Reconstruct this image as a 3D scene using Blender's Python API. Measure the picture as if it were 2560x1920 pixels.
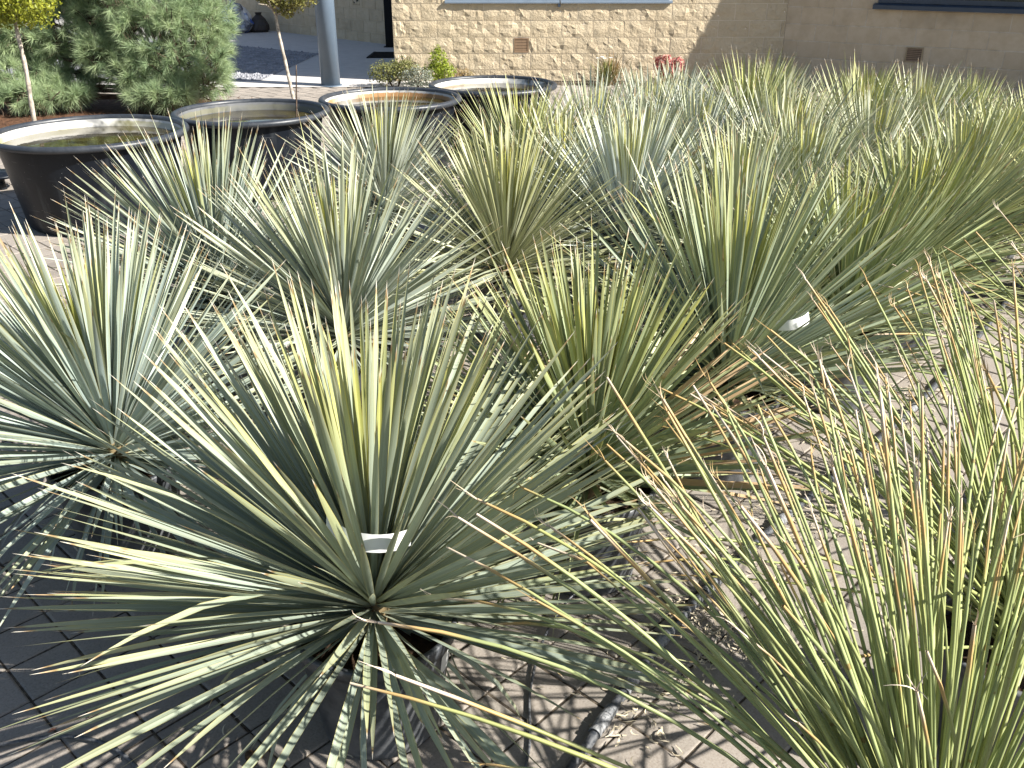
import bpy, math, random
import numpy as np
from mathutils import Matrix, Vector, noise

for o in list(bpy.data.objects):
    bpy.data.objects.remove(o)
scene = bpy.context.scene
COL = scene.collection
R = math.radians

# ------------------------------------------------------------------ camera, sky, sun, exposure
cam_data = bpy.data.cameras.new('camera')
cam_data.sensor_width = 36.0
cam_data.lens = 32.4
cam_data.clip_start = 0.05
cam_data.clip_end = 500.0
cam = bpy.data.objects.new('camera', cam_data)
cam.location = (0.0, 0.0, 1.62)
cam.rotation_euler = (R(90 - 25.5), 0.0, 0.0)
COL.objects.link(cam)
scene.camera = cam

SUN_EL, SUN_AZ = 37.0, 19.5          # azimuth: degrees from +x towards the camera (-y)
sv = Vector((math.cos(R(SUN_AZ)) * math.cos(R(SUN_EL)), -math.sin(R(SUN_AZ)) * math.cos(R(SUN_EL)), math.sin(R(SUN_EL))))
world = bpy.data.worlds.new('World')
scene.world = world
world.use_nodes = True
wn = world.node_tree.nodes
wl = world.node_tree.links
wn.clear()
sky = wn.new('ShaderNodeTexSky')
sky.sky_type = 'NISHITA'
sky.sun_disc = False
sky.sun_elevation = R(SUN_EL)
sky.sun_rotation = R(90 + SUN_AZ)
bg = wn.new('ShaderNodeBackground')
bg.inputs['Strength'].default_value = 0.062
wo = wn.new('ShaderNodeOutputWorld')
wl.new(sky.outputs[0], bg.inputs[0])
wl.new(bg.outputs[0], wo.inputs[0])

sun_data = bpy.data.lights.new('sun', 'SUN')
sun_data.energy = 5.0
sun_data.angle = R(0.5)
sun_data.color = (1.0, 0.965, 0.90)
sun = bpy.data.objects.new('sun', sun_data)
sun.rotation_euler = sv.to_track_quat('Z', 'Y').to_euler()
sun.location = (6, -3, 6)
COL.objects.link(sun)

scene.view_settings.view_transform = 'Standard'
scene.view_settings.look = 'None'
scene.view_settings.exposure = 1.3
scene.view_settings.gamma = 1.0
scene.view_settings.use_curve_mapping = False
scene.cycles.max_bounces = 4
scene.cycles.diffuse_bounces = 3
scene.cycles.glossy_bounces = 2
scene.cycles.transparent_max_bounces = 4
scene.cycles.diffuse_bounces = 3
scene.cycles.glossy_bounces = 2

# ------------------------------------------------------------------ helpers
rng = np.random.default_rng(7)
random.seed(7)


class NT:
    """small node-tree helper"""
    def __init__(self, name):
        self.m = bpy.data.materials.new(name)
        self.m.use_nodes = True
        self.n = self.m.node_tree.nodes
        self.l = self.m.node_tree.links
        self.n.clear()
        self.out = self.n.new('ShaderNodeOutputMaterial')
        self.p = self.n.new('ShaderNodeBsdfPrincipled')
        self.l.new(self.p.outputs[0], self.out.inputs['Surface'])

    def put(self, sock, v):
        if v is None:
            return
        if hasattr(v, 'is_linked') or isinstance(v, bpy.types.NodeSocket):
            self.l.new(v, sock)
        else:
            if isinstance(v, (tuple, list)) and len(v) == 3 and sock.type == 'RGBA':
                v = (*v, 1.0)
            sock.default_value = v

    def math(self, op, a, b=None, c=None, clamp=False):
        x = self.n.new('ShaderNodeMath')
        x.operation = op
        x.use_clamp = clamp
        self.put(x.inputs[0], a)
        if b is not None:
            self.put(x.inputs[1], b)
        if c is not None:
            self.put(x.inputs[2], c)
        return x.outputs[0]

    def ramp(self, v, a, b, lo=0.0, hi=1.0):
        x = self.n.new('ShaderNodeMapRange')
        x.interpolation_type = 'SMOOTHSTEP'
        self.put(x.inputs[0], v)
        for i, q in enumerate((a, b, lo, hi)):
            self.put(x.inputs[1 + i], q)
        return x.outputs[0]

    def mix(self, f, a, b, mode='MIX'):
        x = self.n.new('ShaderNodeMix')
        x.data_type = 'RGBA'
        x.blend_type = mode
        self.put(x.inputs[0], f)
        self.put(x.inputs[6], a)
        self.put(x.inputs[7], b)
        return x.outputs[2]

    def noise(self, vec=None, scale=5.0, detail=3.0, rough=0.55, out=0):
        x = self.n.new('ShaderNodeTexNoise')
        if vec is not None:
            self.l.new(vec, x.inputs['Vector'])
        x.inputs['Scale'].default_value = scale
        x.inputs['Detail'].default_value = detail
        x.inputs['Roughness'].default_value = rough
        return x.outputs[out]

    def voronoi(self, vec=None, scale=5.0, feature='F1', out='Distance'):
        x = self.n.new('ShaderNodeTexVoronoi')
        x.feature = feature
        if vec is not None:
            self.l.new(vec, x.inputs['Vector'])
        x.inputs['Scale'].default_value = scale
        return x.outputs[out]

    def coord(self, which='Object'):
        return self.n.new('ShaderNodeTexCoord').outputs[which]

    def pos(self):
        return self.n.new('ShaderNodeNewGeometry').outputs['Position']

    def sep(self, v):
        x = self.n.new('ShaderNodeSeparateXYZ')
        self.l.new(v, x.inputs[0])
        return x.outputs

    def comb(self, a, b, c):
        x = self.n.new('ShaderNodeCombineXYZ')
        for i, q in enumerate((a, b, c)):
            self.put(x.inputs[i], q)
        return x.outputs[0]

    def info(self):
        return self.n.new('ShaderNodeObjectInfo').outputs

    def bump(self, h, strength=0.5, dist=0.01):
        x = self.n.new('ShaderNodeBump')
        x.inputs['Strength'].default_value = strength
        x.inputs['Distance'].default_value = dist
        self.l.new(h, x.inputs['Height'])
        self.l.new(x.outputs[0], self.p.inputs['Normal'])

    def set(self, color=None, rough=None, spec=None, metal=None):
        if color is not None:
            self.put(self.p.inputs['Base Color'], color)
        if rough is not None:
            self.put(self.p.inputs['Roughness'], rough)
        if spec is not None:
            self.put(self.p.inputs['Specular IOR Level'], spec)
        if metal is not None:
            self.put(self.p.inputs['Metallic'], metal)
        return self.m

    def translucent(self, fac, color):
        t = self.n.new('ShaderNodeBsdfTranslucent')
        self.put(t.inputs[0], color)
        x = self.n.new('ShaderNodeMixShader')
        x.inputs[0].default_value = fac
        self.l.new(self.p.outputs[0], x.inputs[1])
        self.l.new(t.outputs[0], x.inputs[2])
        self.l.new(x.outputs[0], self.out.inputs['Surface'])


def mesh(name, verts, faces, uvs=None, smooth=True, mat=None):
    me = bpy.data.meshes.new(name)
    me.from_pydata([tuple(map(float, v)) for v in verts], [], [tuple(map(int, f)) for f in faces])
    if uvs is not None:
        layer = me.uv_layers.new(name='UVMap')
        idx = np.zeros(len(me.loops), dtype=np.int32)
        me.loops.foreach_get('vertex_index', idx)
        layer.data.foreach_set('uv', np.asarray(uvs, dtype=np.float32)[idx].ravel())
    if smooth:
        me.polygons.foreach_set('use_smooth', [True] * len(me.polygons))
    if mat is not None:
        me.materials.append(mat)
    me.update()
    return me


def obj(name, me, parent=None, loc=None, mat4=None):
    o = bpy.data.objects.new(name, me)
    COL.objects.link(o)
    if parent is not None:
        o.parent = parent
    if loc is not None:
        o.location = loc
    if mat4 is not None:
        o.matrix_local = mat4
    return o


def thing(name, label, cat, loc=(0, 0, 0), rz=0.0, group=None, me=None):
    o = bpy.data.objects.new(name, me)
    COL.objects.link(o)
    o.location = loc
    o.rotation_euler = (0, 0, rz)
    o['label'] = label
    o['category'] = cat
    if group:
        o['group'] = group
    return o


def lathe(profile, seg=48, cap_bottom=True, cap_top=False):
    v, f, uv = [], [], []
    n = len(profile)
    for j in range(seg):
        a = 2 * math.pi * j / seg
        for i, (r_, z_) in enumerate(profile):
            v.append((r_ * math.cos(a), r_ * math.sin(a), z_))
            uv.append((j / seg, i / (n - 1)))
    for j in range(seg):
        k = (j + 1) % seg
        for i in range(n - 1):
            f.append((j * n + i, k * n + i, k * n + i + 1, j * n + i + 1))
    if cap_bottom:
        f.append(tuple(j * n for j in reversed(range(seg))))
    if cap_top:
        f.append(tuple(j * n + n - 1 for j in range(seg)))
    return v, f, uv


def box(x0, x1, y0, y1, z0, z1):
    v = [(x0, y0, z0), (x1, y0, z0), (x1, y1, z0), (x0, y1, z0), (x0, y0, z1), (x1, y0, z1), (x1, y1, z1), (x0, y1, z1)]
    f = [(0, 3, 2, 1), (4, 5, 6, 7), (0, 1, 5, 4), (1, 2, 6, 5), (2, 3, 7, 6), (3, 0, 4, 7)]
    return v, f


def join(parts):
    V, F = [], []
    for v, f in parts:
        b = len(V)
        V += list(v)
        F += [tuple(i + b for i in q) for q in f]
    return V, F


def tube(pts, radii, sides=8, caps=True):
    pts = [Vector(p) for p in pts]
    n = len(pts)
    if not hasattr(radii, '__len__'):
        radii = [radii] * n
    v, f = [], []
    up = Vector((0, 0, 1))
    prev = None
    for i, p in enumerate(pts):
        t = (pts[min(i + 1, n - 1)] - pts[max(i - 1, 0)]).normalized()
        if prev is None:
            a = t.cross(up)
            if a.length < 1e-3:
                a = t.cross(Vector((1, 0, 0)))
            a.normalize()
        else:
            a = (prev - t * prev.dot(t)).normalized()
        prev = a
        b = t.cross(a)
        for k in range(sides):
            c = 2 * math.pi * k / sides
            v.append(p + (a * math.cos(c) + b * math.sin(c)) * radii[i])
    for i in range(n - 1):
        for k in range(sides):
            k2 = (k + 1) % sides
            f.append((i * sides + k, i * sides + k2, (i + 1) * sides + k2, (i + 1) * sides + k))
    if caps:
        f.append(tuple(reversed(range(sides))))
        f.append(tuple((n - 1) * sides + k for k in range(sides)))
    return v, f


def spline(pts, sub=6):
    """Catmull-Rom through the points"""
    P = [np.array(p, float) for p in pts]
    P = [2 * P[0] - P[1]] + P + [2 * P[-1] - P[-2]]
    out = []
    for i in range(1, len(P) - 2):
        for k in range(sub):
            t = k / sub
            a, b, c, d = P[i - 1], P[i], P[i + 1], P[i + 2]
            out.append(0.5 * (2 * b + (c - a) * t + (2 * a - 5 * b + 4 * c - d) * t * t + (3 * b - a - 3 * c + d) * t ** 3))
    out.append(P[-2])
    return out


# ------------------------------------------------------------------ materials
def mat_leaf():
    t = NT('yucca_leaf')
    s = t.sep(t.coord('UV'))
    u, v = s[0], s[1]
    inf = t.info()
    rnd = inf['Random']
    edge = t.math('MULTIPLY', t.math('ABSOLUTE', t.math('SUBTRACT', u, 0.5)), 2.0)
    stri = t.noise(t.comb(t.math('MULTIPLY', u, 16.0), t.math('MULTIPLY', v, 1.2), t.math('MULTIPLY', rnd, 90.0)), 1.0, 2.0)
    val = t.ramp(stri, 0.3, 0.72, 0.78, 1.16)
    val = t.math('MULTIPLY', val, t.ramp(rnd, 0.0, 1.0, 0.86, 1.12))
    c = t.mix(1.0, inf['Color'], t.comb(val, val, val), 'MULTIPLY')
    blot = t.noise(t.comb(t.math('MULTIPLY', u, 2.5), t.math('MULTIPLY', v, 11.0), t.math('MULTIPLY', rnd, 47.0)), 1.0, 3.0)
    c = t.mix(t.math('MULTIPLY', t.ramp(blot, 0.57, 0.75), 0.32), c, (0.33, 0.32, 0.11))
    # yellowish towards the tip, pale base sheath
    ylw = t.math('MULTIPLY', t.ramp(v, 0.22, 0.80), t.math('DIVIDE', inf['Object Index'], 100.0), clamp=True)
    c = t.mix(ylw, c, (0.40, 0.40, 0.055))
    c = t.mix(t.ramp(v, 0.6, 0.98, 0.0, 0.28), c, (0.42, 0.37, 0.14))
    c = t.mix(t.ramp(v, 0.0, 0.10, 0.7, 0.0), c, (0.50, 0.50, 0.36))
    # thin yellow margin
    c = t.mix(t.math('MULTIPLY', t.ramp(edge, 0.80, 0.97), 0.5), c, (0.46, 0.36, 0.06))
    # dried tip: from v = alpha on
    al = inf['Alpha']
    wob = t.math('MULTIPLY', t.math('SUBTRACT', t.noise(t.comb(t.math('MULTIPLY', u, 4.0), rnd, 0.0), 3.0, 2.0), 0.5), 0.05)
    d = t.math('ADD', t.math('SUBTRACT', v, al), wob)
    c = t.mix(t.ramp(d, -0.006, 0.006, 0.0, 0.75), c, (0.22, 0.115, 0.04))
    dry = t.mix(t.noise(t.comb(t.math('MULTIPLY', u, 3.0), t.math('MULTIPLY', v, 9.0), t.math('MULTIPLY', rnd, 30.0)), 2.0, 3.0),
                (0.33, 0.19, 0.085), (0.62, 0.47, 0.29))
    c = t.mix(t.ramp(d, 0.010, 0.028), c, dry)
    c = t.mix(t.ramp(v, 0.965, 0.985), c, (0.62, 0.57, 0.47))
    t.set(c, 0.46, 0.38)
    t.translucent(0.07, t.mix(0.5, c, (0.30, 0.34, 0.05)))
    return t.m


def mat_rush():
    t = NT('rush_leaf')
    s = t.sep(t.coord('UV'))
    v = s[1]
    inf = t.info()
    rnd = inf['Random']
    n = t.noise(t.comb(t.math('MULTIPLY', v, 9.0), t.math('MULTIPLY', rnd, 60.0), s[0]), 1.0, 3.0)
    val = t.ramp(n, 0.3, 0.7, 0.82, 1.15)
    c = t.mix(1.0, inf['Color'], t.comb(val, val, val), 'MULTIPLY')
    c = t.mix(t.ramp(t.math('ABSOLUTE', t.math('SUBTRACT', t.math('FRACT', t.math('MULTIPLY', s[0], 4.0)), 0.5)), 0.38, 0.5, 0.0, 0.55), c, (0.44, 0.42, 0.14))
    spot = t.noise(t.comb(t.math('MULTIPLY', v, 34.0), t.math('MULTIPLY', rnd, 71.0), 0.0), 1.0, 1.0)
    c = t.mix(t.ramp(spot, 0.70, 0.76, 0.0, 0.7), c, (0.20, 0.11, 0.03))
    al = inf['Alpha']
    d = t.math('SUBTRACT', v, al)
    c = t.mix(t.ramp(d, -0.06, 0.02), c, (0.43, 0.29, 0.12))
    c = t.mix(t.ramp(d, 0.04, 0.12), c, (0.58, 0.48, 0.37))
    t.set(c, 0.5, 0.35)
    return t.m


def mat_plastic(name, base, dust, amount, scale=6.0, rough=0.42, spec=0.5, streak=0.0):
    t = NT(name)
    co = t.coord()
    n = t.noise(co, scale, 5.0, 0.65)
    n2 = t.noise(co, scale * 9, 3.0, 0.7)
    z = t.sep(co)[2]
    f = t.math('MULTIPLY', t.ramp(t.math('ADD', n, t.math('MULTIPLY', n2, 0.35)), 0.48, 0.95), amount, clamp=True)
    low = t.math('MULTIPLY', t.ramp(z, 0.05, 0.0), t.ramp(n2, 0.35, 0.6, 0.1, 0.75))
    f = t.math('MAXIMUM', f, low)
    c = t.mix(f, base, dust)
    if streak:
        s3 = t.sep(co)
        sk = t.noise(t.comb(t.math('MULTIPLY', s3[0], 14.0), t.math('MULTIPLY', s3[1], 14.0), t.math('MULTIPLY', s3[2], 1.3)), 1.0, 4.0, 0.6)
        c = t.mix(t.ramp(sk, 0.52, 0.72, 0.0, streak), c, (0.06, 0.066, 0.07))
        spk = t.voronoi(co, 34.0)
        c = t.mix(t.math('MULTIPLY', t.ramp(spk, 0.09, 0.04), t.ramp(n, 0.45, 0.6)), c, (0.30, 0.30, 0.29))
        scr = t.noise(t.comb(t.math('MULTIPLY', s3[0], 3.0), t.math('MULTIPLY', s3[1], 3.0), t.math('MULTIPLY', s3[2], 60.0)), 1.0, 3.0, 0.7)
        c = t.mix(t.ramp(scr, 0.66, 0.72, 0.0, 0.5), c, (0.09, 0.095, 0.10))
    t.set(c, t.ramp(f, 0, 1, rough, 0.85), spec)
    t.bump(n2, 0.12, 0.004)
    return t.m


def mat_paver():
    t = NT('paver')
    co = t.pos()
    inf = t.info()
    n = t.noise(co, 5.0, 5.0, 0.6)
    fine = t.noise(co, 170.0, 3.0, 0.7)
    st = t.noise(co, 1.7, 4.0, 0.6)
    c = t.mix(t.ramp(n, 0.3, 0.7), (0.215, 0.19, 0.16), (0.285, 0.25, 0.212))
    c = t.mix(t.ramp(inf['Random'], 0.0, 1.0, 0.0, 0.5), c, (0.28, 0.235, 0.20))
    c = t.mix(t.ramp(fine, 0.35, 0.72, 0.0, 0.55), c, (0.34, 0.31, 0.27))
    c = t.mix(t.ramp(fine, 0.44, 0.28, 0.0, 0.6), c, (0.16, 0.135, 0.115))
    c = t.mix(t.ramp(st, 0.5, 0.72, 0.0, 0.6), c, (0.155, 0.135, 0.115))
    big = t.noise(co, 0.6, 3.0, 0.6)
    c = t.mix(t.ramp(big, 0.5, 0.7, 0.0, 0.4), c, (0.31, 0.285, 0.25))
    spk = t.voronoi(co, 60.0)
    c = t.mix(t.math('MULTIPLY', t.ramp(spk, 0.16, 0.06), t.ramp(n, 0.5, 0.62, 0.0, 0.6)), c, (0.10, 0.08, 0.065))
    t.set(c, 0.88, 0.25)
    t.bump(fine, 0.5, 0.002)
    return t.m


def mat_soil(name, a, b, scale=40.0):
    t = NT(name)
    co = t.pos()
    n = t.noise(co, scale, 5.0, 0.7)
    v = t.voronoi(co, scale * 2.2)
    c = t.mix(t.ramp(n, 0.35, 0.65), a, b)
    c = t.mix(t.ramp(v, 0.1, 0.5, 0.0, 0.5), c, tuple(x * 0.6 for x in a))
    t.set(c, 0.95, 0.2)
    t.bump(n, 0.8, 0.01)
    return t.m


def mat_block(name, a, b, fine_scale, bump_d, dark=(0.2, 0.15, 0.1), darkamt=0.25):
    t = NT(name)
    co = t.pos()
    inf = t.info()
    n = t.noise(co, 7.0, 4.0, 0.6)
    r1 = t.noise(co, fine_scale, 5.0, 0.68)
    st = t.noise(co, 2.3, 3.0)
    c = t.mix(t.ramp(n, 0.3, 0.7), a, b)
    c = t.mix(t.ramp(inf['Random'], 0.0, 1.0, 0.0, 0.35), c, tuple(x * 0.8 for x in a))
    c = t.mix(t.ramp(r1, 0.42, 0.25, 0.0, 0.4), c, dark)
    c = t.mix(t.ramp(st, 0.5, 0.8, 0.0, darkamt), c, dark)
    t.set(c, 0.92, 0.2)
    t.bump(r1, 0.9, bump_d)
    return t.m


def mat_simple(name, c, rough=0.6, spec=0.4, metal=0.0, var=0.12, scale=12.0, bump=0.0):
    t = NT(name)
    n = t.noise(t.coord(), scale, 4.0, 0.6)
    c2 = t.mix(t.ramp(n, 0.3, 0.7), tuple(x * (1 - var) for x in c), tuple(min(1, x * (1 + var)) for x in c))
    t.set(c2, rough, spec, metal)
    if bump:
        t.bump(n, 0.5, bump)
    return t.m


def mat_foliage(name, c1, c2, c3, trans=0.25, rough=0.5):
    t = NT(name)
    u = t.sep(t.coord('UV'))
    c = t.mix(t.ramp(u[0], 0.1, 0.9), c1, c2)
    c = t.mix(t.ramp(t.noise(t.pos(), 9.0, 3.0), 0.45, 0.7, 0.0, 0.7), c, c3)
    t.set(c, rough, 0.35)
    t.translucent(trans, c)
    return t.m


M = {}
M['leaf'] = mat_leaf()
M['rush'] = mat_rush()
M['pot'] = mat_plastic('pot_plastic', (0.034, 0.040, 0.048), (0.22, 0.22, 0.22), 0.6)
M['tub'] = mat_plastic('tub_plastic', (0.004, 0.006, 0.010), (0.024, 0.031, 0.043), 0.2, 4.0, 0.40, 0.28, 0.4)
M['tub_rim'] = mat_plastic('tub_rim', (0.02, 0.024, 0.031), (0.10, 0.105, 0.11), 0.35, 9.0, 0.4)
M['paver'] = mat_paver()
M['joint'] = mat_soil('joint_sand', (0.045, 0.036, 0.028), (0.20, 0.16, 0.115), 38.0)
M['soil'] = mat_soil('potting_soil', (0.03, 0.02, 0.013), (0.10, 0.06, 0.035), 45.0)
M['mulch'] = mat_soil('needle_mulch', (0.07, 0.035, 0.02), (0.20, 0.10, 0.055), 24.0)
M['split_block'] = mat_block('split_block', (0.51, 0.415, 0.28), (0.56, 0.465, 0.325), 34.0, 0.018, (0.34, 0.25, 0.14), 0.08)
M['smooth_block'] = mat_block('smooth_block', (0.50, 0.395, 0.27), (0.57, 0.465, 0.335), 110.0, 0.004, (0.24, 0.19, 0.13), 0.4)
M['mortar'] = mat_block('mortar', (0.66, 0.58, 0.46), (0.72, 0.64, 0.52), 90.0, 0.004, (0.4, 0.32, 0.22), 0.2)
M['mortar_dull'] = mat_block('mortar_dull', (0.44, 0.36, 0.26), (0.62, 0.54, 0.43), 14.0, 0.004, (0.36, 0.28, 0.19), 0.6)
M['steel'] = mat_simple('painted_steel', (0.115, 0.155, 0.205), 0.42, 0.5, 0.0, 0.05, 5.0)
M['sill'] = mat_simple('sill_metal', (0.17, 0.215, 0.27), 0.4, 0.5, 0.0, 0.06, 9.0)
M['navy'] = mat_simple('navy_metal', (0.035, 0.05, 0.075), 0.4, 0.5, 0.0, 0.08, 9.0)
M['vent'] = mat_simple('vent_metal', (0.24, 0.155, 0.09), 0.5, 0.4, 0.0, 0.1, 20.0)
M['vent_tan'] = mat_simple('vent_frame', (0.33, 0.25, 0.15), 0.55, 0.4, 0.0, 0.1, 20.0)
M['dark'] = mat_simple('dark_void', (0.012, 0.012, 0.013), 0.8, 0.2)
M['concrete'] = mat_block('concrete', (0.50, 0.47, 0.44), (0.56, 0.53, 0.50), 60.0, 0.002, (0.36, 0.34, 0.32), 0.35)
M['gravel'] = mat_block('gravel', (0.20, 0.20, 0.215), (0.36, 0.36, 0.38), 30.0, 0.004, (0.12, 0.12, 0.13), 0.4)
M['paper'] = mat_simple('paper', (0.80, 0.80, 0.78), 0.7, 0.3, 0.0, 0.03, 8.0)
M['pipe'] = mat_plastic('pipe_plastic', (0.016, 0.020, 0.028), (0.16, 0.16, 0.16), 0.35, 14.0, 0.4)
M['fitting'] = mat_plastic('fitting_plastic', (0.05, 0.055, 0.062), (0.32, 0.32, 0.32), 0.75, 22.0, 0.45)
M['straw'] = mat_simple('straw', (0.50, 0.43, 0.31), 0.8, 0.25, 0.0, 0.25, 30.0)
M['bark'] = mat_simple('pale_bark', (0.38, 0.33, 0.27), 0.85, 0.25, 0.0, 0.4, 26.0, 0.01)
M['bark_dark'] = mat_simple('pine_bark', (0.10, 0.07, 0.05), 0.9, 0.2, 0.0, 0.4, 20.0, 0.01)
M['needles'] = mat_foliage('pine_needles', (0.24, 0.33, 0.18), (0.44, 0.53, 0.29), (0.37, 0.46, 0.25), 0.35, 0.5)
M['lime'] = mat_foliage('lime_leaves', (0.17, 0.20, 0.02), (0.36, 0.37, 0.04), (0.24, 0.25, 0.03), 0.3, 0.45)
M['olive'] = mat_foliage('olive_leaves', (0.13, 0.14, 0.03), (0.30, 0.28, 0.09), (0.22, 0.17, 0.06), 0.25, 0.5)
M['box'] = mat_foliage('box_leaves', (0.11, 0.12, 0.035), (0.24, 0.24, 0.08), (0.17, 0.18, 0.06), 0.2, 0.5)
M['silver'] = mat_foliage('grey_leaves', (0.16, 0.18, 0.13), (0.32, 0.34, 0.28), (0.22, 0.24, 0.18), 0.2, 0.5)
M['bright'] = mat_foliage('bright_leaves', (0.16, 0.22, 0.02), (0.36, 0.42, 0.05), (0.26, 0.32, 0.04), 0.3, 0.45)
M['red'] = mat_foliage('red_leaves', (0.30, 0.08, 0.07), (0.55, 0.24, 0.20), (0.42, 0.14, 0.12), 0.25, 0.45)
M['dry'] = mat_foliage('dry_grass', (0.22, 0.13, 0.05), (0.40, 0.28, 0.12), (0.26, 0.22, 0.06), 0.2, 0.6)
M['white_flower'] = mat_simple('white_petal', (0.8, 0.8, 0.78), 0.6)
M['brown'] = mat_simple('brown_pod', (0.085, 0.045, 0.02), 0.7, 0.3, 0.0, 0.5, 60.0, 0.004)
M['orange'] = mat_simple('fallen_leaf', (0.42, 0.20, 0.12), 0.7, 0.3, 0.0, 0.3, 40.0)


def mat_glass():
    t = NT('window_glass')
    t.set((0.02, 0.025, 0.03), 0.04, 0.6)
    return t.m


M['glass'] = mat_glass()

# ------------------------------------------------------------------ ground
def sheet(name, poly, z, m, label=None):
    me = mesh(name, [(x, y, z) for x, y in poly], [tuple(range(len(poly)))], smooth=False, mat=m)
    o = obj(name, me)
    o['kind'] = 'structure'
    return o


ground = sheet('ground', [(-150, -60), (150, -60), (150, 240), (-150, 240)], -0.0042, M['joint'])

# pavers laid diagonally, 150 mm squares with sandy joints
PA = 46.5                    # angle of the courses
PITCH, GAP = 0.153, 0.0042


def paver_mesh(seed):
    r_ = random.Random(seed)
    h = PITCH / 2 - GAP / 2
    b = 0.006
    v, f = [], []
    for inset, z in ((0.0, -0.045), (0.0, -0.005), (b * 0.45, -0.001), (b, 0.0)):
        for sx, sy in ((-1, -1), (1, -1), (1, 1), (-1, 1)):
            j = 0.0012
            v.append((sx * (h - inset) + r_.uniform(-j, j), sy * (h - inset) + r_.uniform(-j, j), z))
    for k in range(3):
        for i in range(4):
            j2 = (i + 1) % 4
            f.append((4 * k + i, 4 * k + j2, 4 * k + 4 + j2, 4 * k + 4 + i))
    f.append((12, 13, 14, 15))
    return v, f


paving = thing('paving', 'square concrete pavers laid diagonally', 'paving')
del paving['category'], paving['label']
paving['kind'] = 'structure'
pv = [mesh('paver', *paver_mesh(k), smooth=False, mat=M['paver']) for k in range(6)]
ca, sa = math.cos(R(PA)), math.sin(R(PA))
spots = []
for i in range(-110, 111):
    for j in range(-110, 111):
        a = i * PITCH + 0.03
        b = (j + (0.0 if i % 2 == 0 else 0.0)) * PITCH + 0.052
        x, y = ca * a - sa * b, sa * a + ca * b
        if y < 0.7 or y > 12.3 or abs(x) > 0.75 + 0.64 * y:
            continue
        if y > 8.9 and x < -2.3 and (x < -3.0 or y < 10.0) and y < 11.0 and x > -9 and (x + 4.3) ** 2 / 4.2 + (y - 10.0) ** 2 / 1.3 < 1:
            continue
        if x < -1.0 and y > 12.02:
            continue
        spots.append((x, y))


def paver_rank(p):
    x, y = p
    return math.hypot(x * 0.8, y)


spots.sort(key=paver_rank)
near, rest = spots[:300], spots[300:]
rr = random.Random(3)
for x, y in near:
    m4 = Matrix.Translation((x, y, rr.uniform(-0.002, 0.0015))) @ Matrix.Rotation(R(PA) + rr.choice((0, 1, 2, 3)) * math.pi / 2 + rr.gauss(0, 0.006), 4, 'Z')
    m4 = m4 @ Matrix.Rotation(rr.gauss(0, 0.007), 4, 'X')
    obj('paver', rr.choice(pv), paving, mat4=m4)
V, F = [], []
base_v, base_f = paver_mesh(99)
base_v = np.array(base_v)
rot = np.array([[ca, -sa], [sa, ca]])
for x, y in rest:
    b = len(V)
    q = base_v.copy()
    q[:, :2] = q[:, :2] @ rot.T + (x, y)
    q[:, 2] += rr.uniform(-0.0025, 0.002)
    V += q[4:].tolist()
    F += [tuple(i - 4 + b for i in f) for f in base_f[4:]]
far = obj('pavers', mesh('pavers', V, F, smooth=False, mat=M['paver']), paving)
far['kind'] = 'stuff'

# concrete apron by the building, gravel bed, needle mulch under the pine
path = sheet('concrete_path', [(-1.0, 12.06), (-1.5, 25.0), (-14, 25.0), (-14, 12.06)], 0.004, M['concrete'])
GR = [(-3.3, 12.66), (-3.15, 15.95), (-5.0, 17.4), (-12.0, 22.5), (-12.0, 12.66)]
bed = sheet('gravel_bed', GR, 0.008, M['gravel'])


def inside(p, poly):
    x, y = p
    c = False
    for i in range(len(poly)):
        (x1, y1), (x2, y2) = poly[i], poly[i - 1]
        if (y1 > y) != (y2 > y) and x < (x2 - x1) * (y - y1) / (y2 - y1) + x1:
            c = not c
    return c


V, F = [], []
rr = random.Random(11)
cnt = 0
while cnt < 5200:
    x, y = rr.uniform(-7.0, -3.1), rr.uniform(12.6, 18.0)
    if not inside((x, y), GR):
        continue
    cnt += 1
    s = rr.uniform(0.012, 0.03)
    b = len(V)
    for dx, dy, dz in ((1, 0, 0), (0, 1, 0), (-1, 0, 0), (0, -1, 0), (0, 0, 0.8)):
        V.append((x + s * dx * rr.uniform(0.6, 1.1), y + s * dy * rr.uniform(0.6, 1.1), 0.008 + s * dz * rr.uniform(0.6, 1.1)))
    F += [(b, b + 1, b + 4), (b + 1, b + 2, b + 4), (b + 2, b + 3, b + 4), (b + 3, b, b + 4)]
gst = obj('gravel', mesh('gravel', V, F, smooth=False, mat=M['gravel']))
gst['kind'] = 'stuff'
gst['label'] = 'loose grey gravel in the bed beside the concrete path'

poly = [(-4.3 + 2.1 * math.cos(a) * (1 + 0.07 * math.sin(5 * a)), 10.0 + 1.17 * math.sin(a) * (1 + 0.08 * math.sin(3 * a + 1))) for a in np.linspace(0, 2 * math.pi, 48, endpoint=False)]
sheet('mulch_bed', poly, 0.012, M['mulch'])
V, F = [], []
for _ in range(2600):
    a, q = rr.uniform(0, 2 * math.pi), math.sqrt(rr.random())
    x, y = -4.3 + 2.2 * q * math.cos(a), 10.0 + 1.25 * q * math.sin(a)
    th, l = rr.uniform(0, math.pi), rr.uniform(0.04, 0.09)
    dx, dy = l * math.cos(th), l * math.sin(th)
    z = 0.013 + rr.uniform(0, 0.02)
    w = 0.0035
    b = len(V)
    V += [(x - dy / l * w, y + dx / l * w, z), (x + dy / l * w, y - dx / l * w, z), (x + dx, y + dy, z + rr.uniform(0, 0.03))]
    F.append((b, b + 1, b + 2))
lit = obj('needle_litter', mesh('needle_litter', V, F, smooth=False, mat=M['mulch']))
lit['kind'] = 'stuff'
lit['label'] = 'reddish brown fallen pine needles under the pine bush'

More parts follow.
